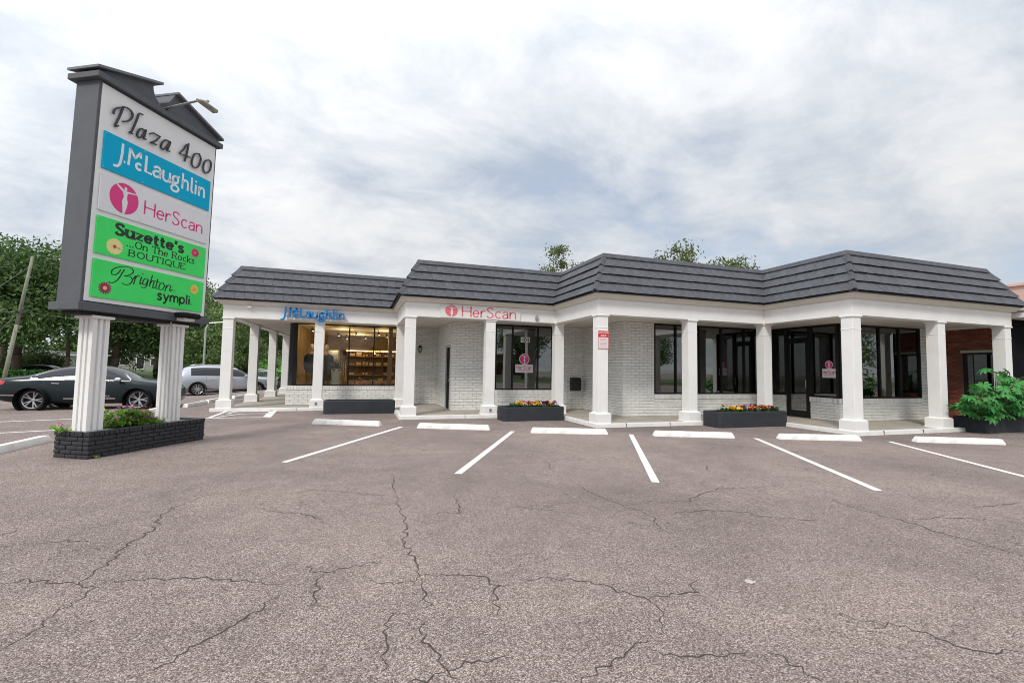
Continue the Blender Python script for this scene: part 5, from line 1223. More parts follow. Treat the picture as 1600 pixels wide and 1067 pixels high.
def patch(bvh, poly, axis_, side, off=.008, n=8):
    """curved lamp lens laid on the body: quad poly (4 points) in (x, z) from the side or (y, z) from an end"""
    mb = MB(); g = []
    for i in range(n+1):
        for j in range(n+1):
            a, b = i/n, j/n
            p = [(poly[0][k]*(1-a)+poly[1][k]*a)*(1-b)+(poly[3][k]*(1-a)+poly[2][k]*a)*b for k in (0, 1)]
            if axis_ == 'y': h = bvh.ray_cast(Vector((p[0], side*2, p[1])), Vector((0, -side, 0))); g.append((h[0]+Vector((0, side*off, 0))) if h[0] else None)
            else: h = bvh.ray_cast(Vector((side*8, p[0], p[1])), Vector((-side, 0, 0))); g.append((h[0]+Vector((side*off, 0, 0))) if h[0] else None)
    for i in range(n):
        for j in range(n):
            q = [g[i*(n+1)+j], g[(i+1)*(n+1)+j], g[(i+1)*(n+1)+j+1], g[i*(n+1)+j+1]]
            if all(x is not None for x in q): mb.add(q, [(0, 1, 2, 3)])
    return mb
def wheel_meshes(R, rim_r, wd, spokes, m_rim, style):
    ty = MB().lathe([(rim_r*.98, -wd*.42), (rim_r*1.04, -wd*.5), (R*.93, -wd*.5), (R*.985, -wd*.42), (R, -wd*.3), (R, wd*.3), (R*.985, wd*.42), (R*.93, wd*.5), (rim_r*1.04, wd*.5), (rim_r*.98, wd*.42), (rim_r*.9, wd*.1), (rim_r*.9, -wd*.1), (rim_r*.98, -wd*.42)], 36, axis='y').mesh('tyre', rubber, smooth=True)
    rm_ = MB().lathe([(rim_r*1.0, -wd*.46), (rim_r*.94, -wd*.40), (rim_r*.90, -wd*.1), (rim_r*.90, wd*.3)], 36, axis='y')
    rm_.lathe([(0, -wd*.30), (rim_r*.12, -wd*.31), (rim_r*.2, -wd*.27), (rim_r*.2, 0)], 18, axis='y')
    for i in range(spokes):
        a = 2*pi*i/spokes
        legs = ((-.19, .06), (.19, .06)) if style == 'split' else ((0, .09),)
        for da, w in legs:
            p = Vector((cos(a), 0, sin(a)))*rim_r*.16; q = Vector((cos(a+da), 0, sin(a+da)))*rim_r*.95; d = (q-p).normalized(); s = Vector((-d.z, 0, d.x))*rim_r*w
            y0, y1, yb = -wd*.30, -wd*.40, wd*.0
            rm_.hexa([p-s*1.3+Vector((0, yb, 0)), q-s+Vector((0, yb, 0)), q+s+Vector((0, yb, 0)), p+s*1.3+Vector((0, yb, 0)), p-s*1.0+Vector((0, y0, 0)), q-s*.8+Vector((0, y1, 0)), q+s*.8+Vector((0, y1, 0)), p+s*1.0+Vector((0, y0, 0))])
    rim = rm_.mesh('rim', m_rim, smooth=True, fixn=True)
    dk_ = MB().lathe([(0, wd*.05), (rim_r*.9, wd*.05)], 24, axis='y').mesh('brake_disc', mat('brake_dark', (.03, .03, .032), .5, metal=.5))
    return ty, rim, dk_
paint_dark = mat('dark_teal_paint', (.004, .012, .015), .22, .05, 1, coat=.25, spec=.35)
paint_silver = mat('silver_paint', (.44, .47, .52), .32, .04, 1, metal=.45, coat=1.0)
paint_black = mat('black_paint', (.012, .012, .014), .25, .05, 1, coat=1.0)
car_glass = mat('car_glass', (.010, .012, .014), .05, .1, 1, spec=.55, coat=.0)
trim_b = mat('car_black_trim', (.012, .012, .013), .45)
lens_red = mat('tail_lens', (.50, .012, .012), .15, .1, 4, coat=1.0); lens_clear = mat('head_lens', (.60, .60, .60), .1, .2, 9, coat=1.0, metal=.3)
def make_car(name, label, cat, st, wb_x, wr, wheel, paint, detail, loc, rotz, group):
    t = thing(name, label, cat, loc, rotz, group)
    me = car_mesh(st, [(x, wheel['R']) for x in wb_x], wr, [paint, car_glass, trim_b])
    link('body', split_mesh(me, 0, 'body', paint), t)
    for pm in islands(split_mesh(me, 1, 'g', car_glass), 'window', car_glass): link('window', pm, t)
    tr = split_mesh(me, 2, 'pillar_trim', trim_b)
    if len(tr.polygons): link('pillar_trim', tr, t)
    bm_ = bmesh.new(); bm_.from_mesh(me); bvh = BVHTree.FromBMesh(bm_)
    ty, rim, dk_ = wheel_meshes(wheel['R'], wheel['rim'], .235, wheel['n'], rim_m, wheel['style'])
    for x in wb_x:
        for s in (-1, 1):
            w = link('wheel', dk_, t, (x, s*(wheel['track']), wheel['R']), (0, 0, 0 if s < 0 else pi))
            link('tyre', ty, w); link('rim', rim, w)
            MB().lathe([(wr*.995, -.30), (wr*.995, .02)], 28, (x, s*(wheel['track']), wheel['R']), 'y').obj('wheel_arch_liner', trim_b, t)
    detail(t, bvh); bm_.free(); return t
# dark teal sedan. x runs from the tail to the nose
def sec(x, w, zb, belt, top, wt, zc=None, side=0, topm=0, wbelt=None):
    zc = top if zc is None else zc; wbelt = wbelt or w*.965
    return (x, [(0, zb), (w*.86, zb), (w*.985, zb+.13), (w, zb+(belt-zb)*.55), (wbelt, belt), (wt, top), (0, zc)], side, topm)
SED = [sec(.0, .62, .42, .86, .93, .50), sec(.06, .80, .30, .93, 1.02, .66), sec(.30, .90, .25, .98, 1.06, .72, 1.08), sec(.72, .925, .21, .99, 1.085, .70, 1.12, 0, 1), sec(1.02, .93, .20, .99, 1.21, .66, 1.25, 1, 1), sec(1.42, .93, .19, .985, 1.355, .60, 1.40, 1, 0),
       sec(1.98, .93, .19, .975, 1.43, .575, 1.475, 1, 0), sec(2.26, .93, .19, .97, 1.44, .57, 1.487, 2, 0), sec(2.34, .93, .19, .968, 1.44, .57, 1.487, 1, 0), sec(2.92, .93, .19, .955, 1.385, .575, 1.435, 1, 1), sec(3.32, .93, .19, .945, 1.17, .66, 1.215, 1, 1), sec(3.66, .93, .20, .94, 1.0, .73, 1.04, 0, 0),
       sec(4.10, .925, .20, .90, .965, .72, .995), sec(4.42, .905, .21, .85, .91, .70, .94), sec(4.66, .84, .22, .76, .82, .62, .85), sec(4.79, .70, .26, .64, .72, .50, .74), sec(4.82, .50, .34, .56, .61, .36, .62)]
def sed_detail(t, bvh):
    for s in (-1, 1):
        b = MB()
        for pts in (seg((2.30, .30), (2.30, .965), 12), seg((1.38, .62), (1.30, .95), 6)+[], seg((3.45, .32), (3.42, .93), 10)):
            add_strip(b, side_strip(bvh, pts, .012, s, .002))
        add_strip(b, side_strip(bvh, smooth_pts([(1.30, .95), (1.42, .60), (1.62, .40), (1.75, .30)]), .010, s, .002)); b.obj('door_gap', trim_b, t)
        b = MB(); add_strip(b, side_strip(bvh, smooth_pts([(1.02, 1.10), (1.45, 1.335), (2.0, 1.425), (2.9, 1.385), (3.45, 1.08), (3.58, .985)]), .018, s, .006)); add_strip(b, side_strip(bvh, smooth_pts([(.98, 1.0), (1.6, .995), (2.4, .98), (3.58, .96)]), .016, s, .006))
        add_strip(b, side_strip(bvh, smooth_pts([(.93, 1.05), (1.0, 1.01), (1.12, 1.0)]), .04, s, .007)); b.obj('window_trim', chrome, t)
        b = MB(); add_strip(b, side_strip(bvh, seg((1.85, .385), (3.22, .385), 14), .035, s, .010)); b.obj('side_moulding', chrome, t)
        b = MB(); add_strip(b, side_strip(bvh, seg((.16, .50), (.62, .49), 6), .035, s, .006)); b.obj('bumper_reflector', chrome, t)
        for x in (1.52, 2.52):
            b = MB(); y = bvh.ray_cast(Vector((x, s*2, .86)), Vector((0, -s, 0)))[0].y
            b.tube((x, y+s*.03, .865), (x+.20, y+s*.03, .86), .014, .014, 8).tube((x+.01, y+s*.03, .865), (x+.01, y-s*.01, .865), .012, .012, 6).tube((x+.19, y+s*.03, .86), (x+.19, y-s*.01, .86), .012, .012, 6); b.obj('door_handle', chrome, t)
        patch(bvh, [(.02, .80), (.30, .83), (.34, .93), (.02, .95)], 'y', s).obj('tail_lamp', lens_red, t)
        patch(bvh, [(4.45, .71), (4.72, .66), (4.70, .73), (4.36, .80)], 'y', s).obj('headlamp', lens_clear, t)
        b = MB().loft([((3.30, s*1.02, .93), .06, .03), ((3.30, s*1.03, .97), .10, .095), ((3.30, s*1.03, 1.03), .095, .09), ((3.30, s*1.02, 1.07), .04, .04)], 12); b.tube((3.32, s*.88, .95), (3.31, s*.96, .96), .03, .03, 8); b.obj('door_mirror', chrome if True else paint_dark, t, smooth=True)
        # model lettering on the front door
        y = bvh.ray_cast(Vector((2.95, s*2, .46)), Vector((0, -s, 0)))[0].y
        if s < 0: bfont('model_lettering', 'IMPALA', .075, chrome, Matrix(((1, 0, 0, 2.95), (0, 0, -1, y-.012), (0, 1, 0, .44), (0, 0, 0, 1))), t, .001, .003)
        b = MB(); add_strip(b, side_strip(bvh, smooth_pts([(.25, .86), (.8, .85), (1.35, .80), (1.9, .62), (2.3, .55)]), .010, s, .003)); b.obj('body_crease', mat('dark_teal_edge', (.02, .04, .045), .3), t)
    patch(bvh, [(-.55, .40), (.55, .40), (.5, .60), (-.5, .60)], 'x', 1).obj('grille', trim_b, t)
    patch(bvh, [(-.26, .62), (.26, .62), (.26, .74), (-.26, .74)], 'x', -1).obj('number_plate', lens_clear, t)
sed_w = dict(R=.345, rim=.262, n=5, style='split', track=.80)
# near-side wheels stand at v 18.25; heading along +u
car1 = make_car('sedan', 'dark teal sedan parked behind the pylon sign', 'car', SED, (1.06, 3.86), .395, sed_w, paint_dark, sed_detail, (-10.53, 19.05, -.03), radians(0.8), None)
car1.scale = (.965, .965, .985)
SUV = [sec(.0, .66, .48, 1.0, 1.12, .58), sec(.06, .84, .36, 1.08, 1.30, .62, 1.32, 0, 1), sec(.34, .95, .30, 1.10, 1.56, .60, 1.62, 0, 0), sec(.62, .97, .28, 1.11, 1.64, .62, 1.70, 1, 0), sec(1.30, .975, .28, 1.10, 1.69, .63, 1.745, 1, 0), sec(1.42, .975, .28, 1.10, 1.69, .63, 1.745, 1, 0), sec(2.20, .975, .27, 1.08, 1.69, .63, 1.745, 1, 0),
       sec(2.42, .975, .27, 1.08, 1.685, .63, 1.74, 2, 0), sec(2.50, .975, .27, 1.075, 1.68, .63, 1.735, 1, 0), sec(3.05, .975, .27, 1.07, 1.58, .65, 1.64, 1, 1), sec(3.42, .975, .28, 1.065, 1.34, .71, 1.39, 1, 1), sec(3.74, .975, .28, 1.06, 1.12, .78, 1.16, 0, 0), sec(4.25, .97, .29, 1.03, 1.09, .78, 1.12), sec(4.72, .93, .29, .96, 1.02, .74, 1.05), sec(4.98, .82, .30, .84, .90, .62, .93), sec(5.06, .62, .36, .72, .80, .46, .82)]
def suv_detail(t, bvh):
    for s in (-1, 1):
        b = MB()
        for pts in (seg((2.46, .40), (2.46, 1.08), 10), seg((3.52, .42), (3.50, 1.05), 10), seg((1.45, .80), (1.42, 1.09), 5)): add_strip(b, side_strip(bvh, pts, .012, s, .002))
        b.obj('door_gap', trim_b, t)
        b = MB(); add_strip(b, side_strip(bvh, seg((1.75, .42), (3.35, .42), 10), .05, s, .008)); b.obj('side_moulding', chrome, t)
        for x in (1.62, 2.62):
            b = MB(); y = bvh.ray_cast(Vector((x, s*2, .94)), Vector((0, -s, 0)))[0].y
            b.tube((x, y+s*.03, .94), (x+.20, y+s*.03, .94), .015, .015, 8).tube((x+.01, y+s*.03, .94), (x+.01, y-s*.01, .94), .012, .012, 6).tube((x+.19, y+s*.03, .94), (x+.19, y-s*.01, .94), .012, .012, 6); b.obj('door_handle', paint_silver, t)
        patch(bvh, [(.02, .93), (.26, .97), (.30, 1.08), (.03, 1.08)], 'y', s).obj('tail_lamp', lens_red, t)
        patch(bvh, [(.03, .55), (.22, .56), (.22, .61), (.03, .60)], 'y', s).obj('bumper_reflector', lens_red, t)
        patch(bvh, [(4.72, .82), (4.98, .76), (4.96, .83), (4.62, .93)], 'y', s).obj('headlamp', lens_clear, t)
        b = MB().loft([((3.40, s*1.07, 1.04), .06, .03), ((3.40, s*1.08, 1.08), .10, .10), ((3.40, s*1.08, 1.17), .095, .095), ((3.40, s*1.07, 1.20), .04, .04)], 12); b.tube((3.42, s*.92, 1.06), (3.41, s*1.0, 1.07), .03, .03, 8); b.obj('door_mirror', paint_silver, t, smooth=True)
        MB().path([(.7, s*.60, 1.70), (.9, s*.61, 1.765), (2.4, s*.61, 1.77), (2.75, s*.61, 1.70)], [.016]*4, 6).obj('roof_rail', chrome, t)
    patch(bvh, [(-.5, .45), (.5, .45), (.46, .78), (-.46, .78)], 'x', 1).obj('grille', trim_b, t)
suv_w = dict(R=.375, rim=.275, n=10, style='single', track=.84)
car2 = make_car('suv', 'silver sport utility car parked behind the corner column', 'car', SUV, (1.02, 4.0), .43, suv_w, paint_silver, suv_detail, (-9.95, 31.2, -.30), radians(21), None)
c3 = dup(car2, (-7.5, 37.0, -.28), radians(18), 'second silver car mostly hidden behind the porch columns'); c3.scale = (.9, .9, .85)
c4 = dup(car1, (-24.0, 42.6, -.15), radians(0), 'dark car parked beyond the hedge on the far left')

# ------------------------------------------------------------------ trees and other planting
oak_l = mat_leaf('oak_leaf', (.032, .075, .022), (.15, .25, .075), .6, .22)
oak_l2 = mat_leaf('light_oak_leaf', (.055, .11, .03), (.21, .31, .10), .6, .22)
bush_l = mat_leaf('bright_bush_leaf', (.03, .12, .015), (.14, .34, .05), .5, .28)
hedge_l = mat_leaf('hedge_leaf', (.03, .12, .02), (.09, .27, .05), .6, .2)
def crown_mesh(seed, lobes, n, leaf, m, name='crown', flat=1.0):
    """leaf clumps scattered through overlapping lobes with ragged edges; lobes: (centre, radius)"""
    r_ = random.Random(seed); b = MB(); vol = [r**2.2 for c, r in lobes]; tot = sum(vol)
    for (c, r), w in zip(lobes, vol):
        ncl = max(4, int(n*w/tot/13))
        for k in range(ncl):
            d = Vector((r_.gauss(0, 1), r_.gauss(0, 1), r_.gauss(0, 1)*.8)).normalized(); rad = r*(r_.random()**.42)*r_.uniform(.78, 1.10)
            cc = Vector(c)+Vector((d.x*rad, d.y*rad, d.z*rad*flat)); cs = leaf*r_.uniform(1.2, 2.6)
            for q in range(13):
                p = cc+Vector((r_.gauss(0, cs), r_.gauss(0, cs), r_.gauss(0, cs*.6))); s = leaf*r_.uniform(.5, 1.1)
                nx = Vector((r_.gauss(0, 1), r_.gauss(0, 1), r_.gauss(.5, 1))).normalized(); a = nx.orthogonal().normalized(); a.rotate(Matrix.Rotation(r_.uniform(0, 6.28), 3, nx)); e = nx.cross(a)
                b.add([p-a*s, p-e*s*.42, p+a*s, p+e*s*.42], [(0, 1, 2, 3)])
    return b.mesh(name, m)
def trunk_mesh(seed, H, r0, lobes, m=None, lean=0.0, name='trunk'):
    r_ = random.Random(seed); b = MB(); fork = Vector((lean, 0, H*.42)); base = Vector((0, 0, -.15))
    mid = base.lerp(fork, .5)+Vector((r_.gauss(0, .1), r_.gauss(0, .1), 0))
    b.path([base, base+Vector((0, 0, .4)), mid, fork], [r0*1.5, r0*1.05, r0*.92, r0*.8], 9)
    for c, r in lobes:
        c = Vector(c); m1 = fork.lerp(c, .45)+Vector((r_.gauss(0, .25), r_.gauss(0, .25), .25)); b.path([fork-Vector((0, 0, .2)), m1, c], [r0*.5, r0*.3, r0*.07], 7)
        for k in range(4):
            d = Vector((r_.gauss(0, 1), r_.gauss(0, 1), r_.gauss(.2, .7))).normalized(); s = m1.lerp(c, r_.uniform(.3, 1)); b.path([s, s+d*r*.5, s+d*r*.85+Vector((0, 0, .1))], [r0*.14, r0*.08, r0*.025], 5)
    return b.mesh(name, m or bark, smooth='all')
def lobes_of(seed, H, W_, n):
    r_ = random.Random(seed); L_ = [((0, 0, H*.70), W_*.50), ((0, 0, H*.45), W_*.40)]
    for i in range(n):
        a = 2*pi*i/n+r_.uniform(-.4, .4); L_.append(((cos(a)*W_*r_.uniform(.42, .66), sin(a)*W_*r_.uniform(.42, .66), H*r_.uniform(.30, .86)), W_*r_.uniform(.26, .42)))
    return L_
KIND = []
for k, (H, W_, n, lf, m, cnt) in enumerate([(12.0, 6.6, 11, .22, oak_l, 17000), (9.0, 5.6, 10, .20, oak_l2, 13000), (7.0, 4.4, 9, .18, oak_l, 9000)]):
    lb = lobes_of(20+k, H, W_, n); KIND.append((trunk_mesh(40+k, H, .30 if k == 0 else .24, lb, lean=.3*(k-1)), crown_mesh(60+k, lb, cnt, lf, m), H))
def tree(u, v, k, s, rz, label, group, z=None, name='oak_tree'):
    t = thing(name, label, 'tree', (u, v, (gz(u, v) if v < 39 else lawn_z(u, v)) if z is None else z), rz, group); t.scale = (s, s, s)
    link('trunk', KIND[k][0], t); link('crown', KIND[k][1], t); return t
G1 = 'trees across the street on the left'
tree(-26.5, 43.0, 0, .95, .3, 'large oak at the far left edge behind the leaning pole', G1)
tree(-22.6, 41.5, 0, .92, 1.9, 'tall oak rising above the leaning pole', G1)
tree(-17.9, 43.0, 0, .84, 3.5, 'oak with forked trunk just left of the sign cabinet', G1)
tree(-19.5, 56.0, 0, .90, 5.0, 'dark oak behind the low house', G1)
tree(-15.2, 45.5, 1, .92, 2.6, 'oak seen between the two sign posts', G1)
tree(-11.6, 48.0, 1, .88, .9, 'oak beside the right sign post', G1)
tree(-10.3, 41.5, 1, .72, 4.1, 'dense oak between the sign and the corner column', G1)
tree(-7.0, 52.0, 1, .72, 5.5, 'oak seen through the porch columns', G1)
tree(-3.2, 50.0, 2, .78, 1.2, 'smaller oak seen past the farthest porch column', G1)
tree(-30.5, 54.0, 0, .95, 2.2, 'oak standing behind the far left oaks', G1)
tree(-13.0, 62.0, 0, .80, 4.4, 'distant oak behind the house roof', G1)
# thin trees whose tops show above the roof
def thin_tree(u, v, H, W_, seed, label, lean):
    r_ = random.Random(seed); lb = [((r_.gauss(0, W_*.5), r_.gauss(0, W_*.4), H-r_.random()*H*.25), W_*r_.uniform(.28, .45)) for i in range(7)]
    t = thing('slender_tree', label, 'tree', (u, v, 0), 0, 'tree tops above the roof')
    link('trunk', trunk_mesh(seed+1, H*1.5, .13, lb, lean=lean), t); link('crown', crown_mesh(seed+2, lb, 1500, .16, mat_leaf('sparse_leaf_%d' % seed, (.06, .09, .02), (.17, .21, .07), .6, .3), flat=.9), t); return t
thin_tree(16.9, 38.4, 12.2, 1.7, 5, 'slender tree top above the roof left of the corner hip', .1)
thin_tree(18.5, 38.0, 11.4, 1.5, 15, 'lower slender tree top beside the corner hip', .1)
thin_tree(24.7, 28.9, 10.8, 2.6, 9, 'sparse tree top above the roof ridge of the third bay', .2)
thin_tree(26.7, 27.2, 10.3, 2.5, 31, 'thin twiggy tree top right of the other above the ridge', .1)
thin_tree(22.9, 30.2, 10.4, 1.5, 47, 'small leafy tree top left of the sparse ones above the ridge', .1)
# far belt of trees closing the view
def wood():
    r_ = random.Random(77); b = MB()
    for i in range(26000):
        u = r_.uniform(-95, 14); top = 6.2+2.2*sin(u*.31)+1.3*sin(u*.83+1); h = top*r_.random()**.75; v = 94+r_.uniform(-2.5, 3.5)+1.5*sin(u*.5)
        p = Vector((u, v, .4+h)); nx = Vector((r_.gauss(0, 1), r_.gauss(-.4, 1), r_.gauss(.5, 1))).normalized(); a = nx.orthogonal().normalized(); a.rotate(Matrix.Rotation(r_.uniform(0, 6.28), 3, nx)); e = nx.cross(a); s = r_.uniform(.25, .6)
        b.add([p-a*s, p-e*s*.5, p+a*s, p+e*s*.5], [(0, 1, 2, 3)])
    tag(b.obj('woods', oak_l), 'far belt of dark trees behind the houses', kind='stuff')
wood()
# hedge
def leafy_box(name, u0, u1, v0, v1, z0, z1, n, leaf, m, label, cat):
    r_ = random.Random(int(u0*10+v0)); b = MB()
    for i in range(n):
        f = r_.random(); p = Vector((r_.uniform(u0, u1), r_.uniform(v0, v1), r_.uniform(z0, z1)))
        q = r_.random()
        if q < .45: p.y = v0+r_.gauss(0, .05)
        elif q < .75: p.z = z1+r_.gauss(0, .05)
        nx = Vector((r_.gauss(0, 1), r_.gauss(-.4, 1), r_.gauss(.5, 1))).normalized(); a = nx.orthogonal().normalized(); a.rotate(Matrix.Rotation(r_.uniform(0, 6.28), 3, nx)); e = nx.cross(a); s = leaf*r_.uniform(.6, 1.2)
        b.add([p-a*s, p-e*s*.5, p+a*s, p+e*s*.5], [(0, 1, 2, 3)])
    t = thing(name, label, cat, ((u0+u1)/2, (v0+v1)/2, z0), world=True)
    b.obj('foliage', m, t); MB().box(u0+.15, u1-.15, v0+.15, v1-.1, z0-.3, z1-.18).obj('branches', mat('hedge_core', (.012, .025, .008), .95), t); return t
leafy_box('clipped_hedge', -27.0, -16.4, 39.4, 40.6, -.2, .82, 5200, .12, hedge_l, 'clipped green hedge behind the dark sedan', 'hedge')
leafy_box('clipped_hedge', -16.2, -12.2, 46.0, 47.0, .0, .95, 2400, .13, hedge_l, 'clipped hedge in front of the house between the sign posts', 'hedge')
leafy_box('clipped_hedge', -10.6, -8.2, 44.0, 45.2, -.1, 1.2, 1800, .13, hedge_l, 'rounded hedge behind the silver car', 'hedge')
def bush(u, v, w, h, n, m, label, leaf=.13):
    lb = [((rnd.uniform(-w*.4, w*.4), rnd.uniform(-w*.3, w*.3), rnd.uniform(h*.3, h*.75)), h*rnd.uniform(.25, .4)) for i in range(6)]
    t = thing('bush', label, 'shrub', (u, v, gz(u, v)), 0, 'shrubs behind the porch')
    link('stems', trunk_mesh(int(u*7+v), h*.8, .05, lb, name='stems'), t); link('foliage', crown_mesh(int(u*3+v*5), lb, n, leaf, m, 'foliage'), t)
bush(-5.6, 39.5, 2.6, 2.3, 2600, bush_l, 'bright green shrub left of the second porch column')
bush(-4.0, 35.5, 2.4, 3.0, 2800, bush_l, 'bright green shrub between the middle porch columns')
bush(-2.9, 31.0, 2.0, 3.1, 2800, bush_l, 'bright green shrub beside the farthest porch column')
bush(-7.4, 42.5, 2.6, 2.6, 2400, oak_l2, 'yellowish shrub behind the silver car')
bush(-10.9, 44.5, 3.6, 3.0, 3600, oak_l2, 'loose shrub right of the right sign post')
bush(-13.4, 50.0, 4.0, 3.2, 3600, oak_l, 'dark shrub between the sign posts')
bush(-22.5, 46.0, 4.0, 3.0, 3600, oak_l, 'dark shrub under the oaks left of the sign')
bush(-27.0, 47.0, 4.0, 3.2, 3600, oak_l2, 'shrub under the far left oaks')
bush(-8.4, 47.5, 3.4, 3.2, 3200, oak_l, 'dark shrub left of the corner column')
bush(-1.2, 38.0, 3.0, 3.6, 3200, oak_l2, 'tall shrub seen past the shop corner')
o = planter('stucco_planter', -3.9, -2.6, 27.3, 28.1, .75, 'dark planter behind the farthest porch column')
# small palm with bright fronds
def palm(u, v, H, n, L0, label, m):
    t = thing('palm', label, 'tree', (u, v, gz(u, v) if v < 39 else lawn_z(u, v)))
    MB().path([(0, 0, -.1), (.05, 0, H*.5), (0, 0, H)], [.16, .12, .10], 9).obj('trunk', bark, t, smooth='all')
    for i in range(n):
        a = 2*pi*i/n+rnd.uniform(-.2, .2); e0 = rnd.uniform(.1, 1.1); b = MB(); sp_ = []
        for k in range(8):
            f = k/7; sp_.append(Vector((cos(a)*L0*f*cos(e0*.6), sin(a)*L0*f*cos(e0*.6), H+L0*(f*sin(e0)-.75*f*f))))
        b.path([tuple(p) for p in sp_], [.02-.0022*k for k in range(8)], 4)
        for k in range(1, 8):
            for s in (-1, 1):
                for q in (0, .5):
                    p = sp_[k-1].lerp(sp_[k], q); d = (sp_[k]-sp_[k-1]).normalized(); sd = d.cross(Vector((0, 0, 1))).normalized()*s; l = L0*.30*(1-abs(k/7-.45))
                    tip = p+sd*l+d*l*.6+Vector((0, 0, -.25*l)); b.add([p-d*.03, p+d*.03, tip], [(0, 1, 2)])
        b.obj('frond', m, t)
palm(-19.6, 40.9, 4.3, 13, 1.3, 'slim palm with a tuft of bright fronds in front of the oaks', bush_l)
palm(-4.9, 33.6, 1.0, 14, 1.9, 'low bright green palm seen between the porch columns', bush_l)

# ------------------------------------------------------------------ poles and wires
t = thing('utility_pole', 'leaning weathered wooden utility pole at the far left', 'pole', (-17.75, 31.6, -.3), world=True)
PB_, PT_ = Vector((-17.68, 31.35, -.3)), Vector((-16.95, 31.6, 7.15))
MB().path([PB_, PB_.lerp(PT_, .5), PT_], [.10, .085, .065], 10).obj('shaft', wood_pole, t, smooth='all')
q = PB_.lerp(PT_, .58); MB().tube(q+Vector((-.2, -.16, 0)), q+Vector((.25, -.16, .02)), .03, .03, 6).tube(q+Vector((.02, -.16, .02)), q+Vector((.02, -.16, .16)), .03, .02, 6).obj('insulator', black_m, t)
def sag(p, q, s, n=14): p, q = Vector(p), Vector(q); return [p.lerp(q, i/n)-Vector((0, 0, s*4*(i/n)*(1-i/n))) for i in range(n+1)]
def wire(name, p, q, s, r, m, label):
    pts = sag(p, q, s); o = MB().path(pts, [r]*len(pts), 5).obj(name, m); tag(o, label, 'wire'); return o
wm = mat('cable_grey', (.16, .16, .15), .6)
pole2 = Vector((-14.2, 42.0, 4.7))
wire('overhead_wire', q+Vector((.02, -.16, .12)), pole2, .25, .018, wm, 'overhead wire running right from the leaning pole')
wire('overhead_wire', q+Vector((-.2, -.16, .05)), (-32, 24.0, 4.6), .2, .018, wm, 'overhead wire running left from the leaning pole')
wire('guy_wire', PB_.lerp(PT_, .93), (-22.4, 29.6, -.2), .0, .014, wm, 'upper guy wire anchoring the leaning pole')
wire('guy_wire', PB_.lerp(PT_, .60), (-19.8, 30.6, -.2), .0, .014, wm, 'lower guy wire anchoring the leaning pole')
t = thing('guy_guard', 'yellow plastic guard on the guy wire at the far left', 'cable guard', (-21.0, 30.2, 1.0), world=True)
a_, b_ = Vector((-19.8, 30.6, -.2)), PB_.lerp(PT_, .60); MB().tube(a_.lerp(b_, .08), a_.lerp(b_, .42), .035, .035, 8).obj('sleeve', mat('guard_yellow', (.65, .42, .03), .5), t)
t = thing('light_pole', 'thin grey wooden pole between the sign posts', 'pole', (-14.2, 42.0, -.2), world=True)
MB().path([(-14.2, 42, -.3), (-14.2, 42, 5.0)], [.13, .10], 9).obj('shaft', wood_pole, t); MB().tube((-14.6, 42, 4.6), (-13.8, 42, 4.6), .04, .04, 6).obj('crossarm', wood_pole, t)
t = thing('street_light', 'small curved street light right of the right sign post', 'street light', (-9.9, 37.5, -.3), world=True)
MB().path([(-10.3, 37.5, -.3), (-10.3, 37.5, 4.0), (-10.1, 37.5, 4.4), (-9.2, 37.5, 4.5)], [.07, .06, .045, .04], 8).obj('mast', steel, t); MB().loft([((-9.0, 37.5, 4.44), .26, .09), ((-9.0, 37.5, 4.5), .24, .08), ((-9.0, 37.5, 4.54), .1, .04)], 12).obj('lamp_head', steel, t)

# ------------------------------------------------------------------ houses and neighbours
def house(u0, u1, v0, v1, z, h, ridge, label, roof_c, wall_c, wins):
    t = thing('house', label, 'house', ((u0+u1)/2, (v0+v1)/2, z), world=True)
    w = MB().box(u0, u1, v0, v1, z-.5, z+h); um = (u0+u1)/2
    w.add([(u0, v0, z+h), (u1, v0, z+h), (um, v0, z+ridge)], [(0, 1, 2)]); w.obj('wall', mat('house_wall_%d' % int(u0), wall_c, .8, .1), t)
    r = MB(); e = .45
    for s in (-1, 1):
        x0 = u0-e if s < 0 else u1+e; dz = (ridge-h)/(um-u0)*e
        r.hexa([(x0, v0-e, z+h-dz), (um, v0-e, z+ridge), (um, v1+e, z+ridge), (x0, v1+e, z+h-dz), (x0, v0-e, z+h-dz+.12), (um, v0-e, z+ridge+.12), (um, v1+e, z+ridge+.12), (x0, v1+e, z+h-dz+.12)])
    r.obj('roof', mat('shingle_%d' % int(u0), roof_c, .9, .2, 3, .3, 12), t, fixn=True)
    for x0, x1, q0, q1 in wins:
        f = MB().box(x0-.08, x1+.08, v0-.05, v0-.001, z+q0-.08, z+q1+.08).obj('window', white, t); MB().box(x0, x1, v0-.06, v0-.051, z+q0, z+q1).obj('pane', glass_dark if False else car_glass, f)
    return t
house(-30.6, -24.6, 74.0, 83.0, .55, 1.9, 3.2, 'low grey gabled house between the sign posts', (.24, .23, .22), (.30, .30, .27), [(-29.8, -29.0, .7, 1.6), (-28.0, -27.2, .2, 1.7), (-26.4, -25.4, .7, 1.6)])
t = thing('carport', 'low flat roofed carport left of the grey house', 'carport', (-34, 76, .5), world=True)
MB().box(-36.5, -31.2, 74.0, 79.0, 2.3, 2.5).obj('roof', mat('carport_roof', (.5, .5, .48), .7), t)
for x in (-36.3, -34, -31.5): MB().box(x, x+.14, 74.2, 74.34, .3, 2.3).obj('post', white, t)
MB().box(-36.4, -31.3, 78.8, 78.95, .3, 2.3).obj('back_wall', mat('carport_wall', (.14, .13, .11), .9), t)
t = thing('long_building', 'pale low building behind the oaks on the far left', 'building', (-48, 80, .5), world=True)
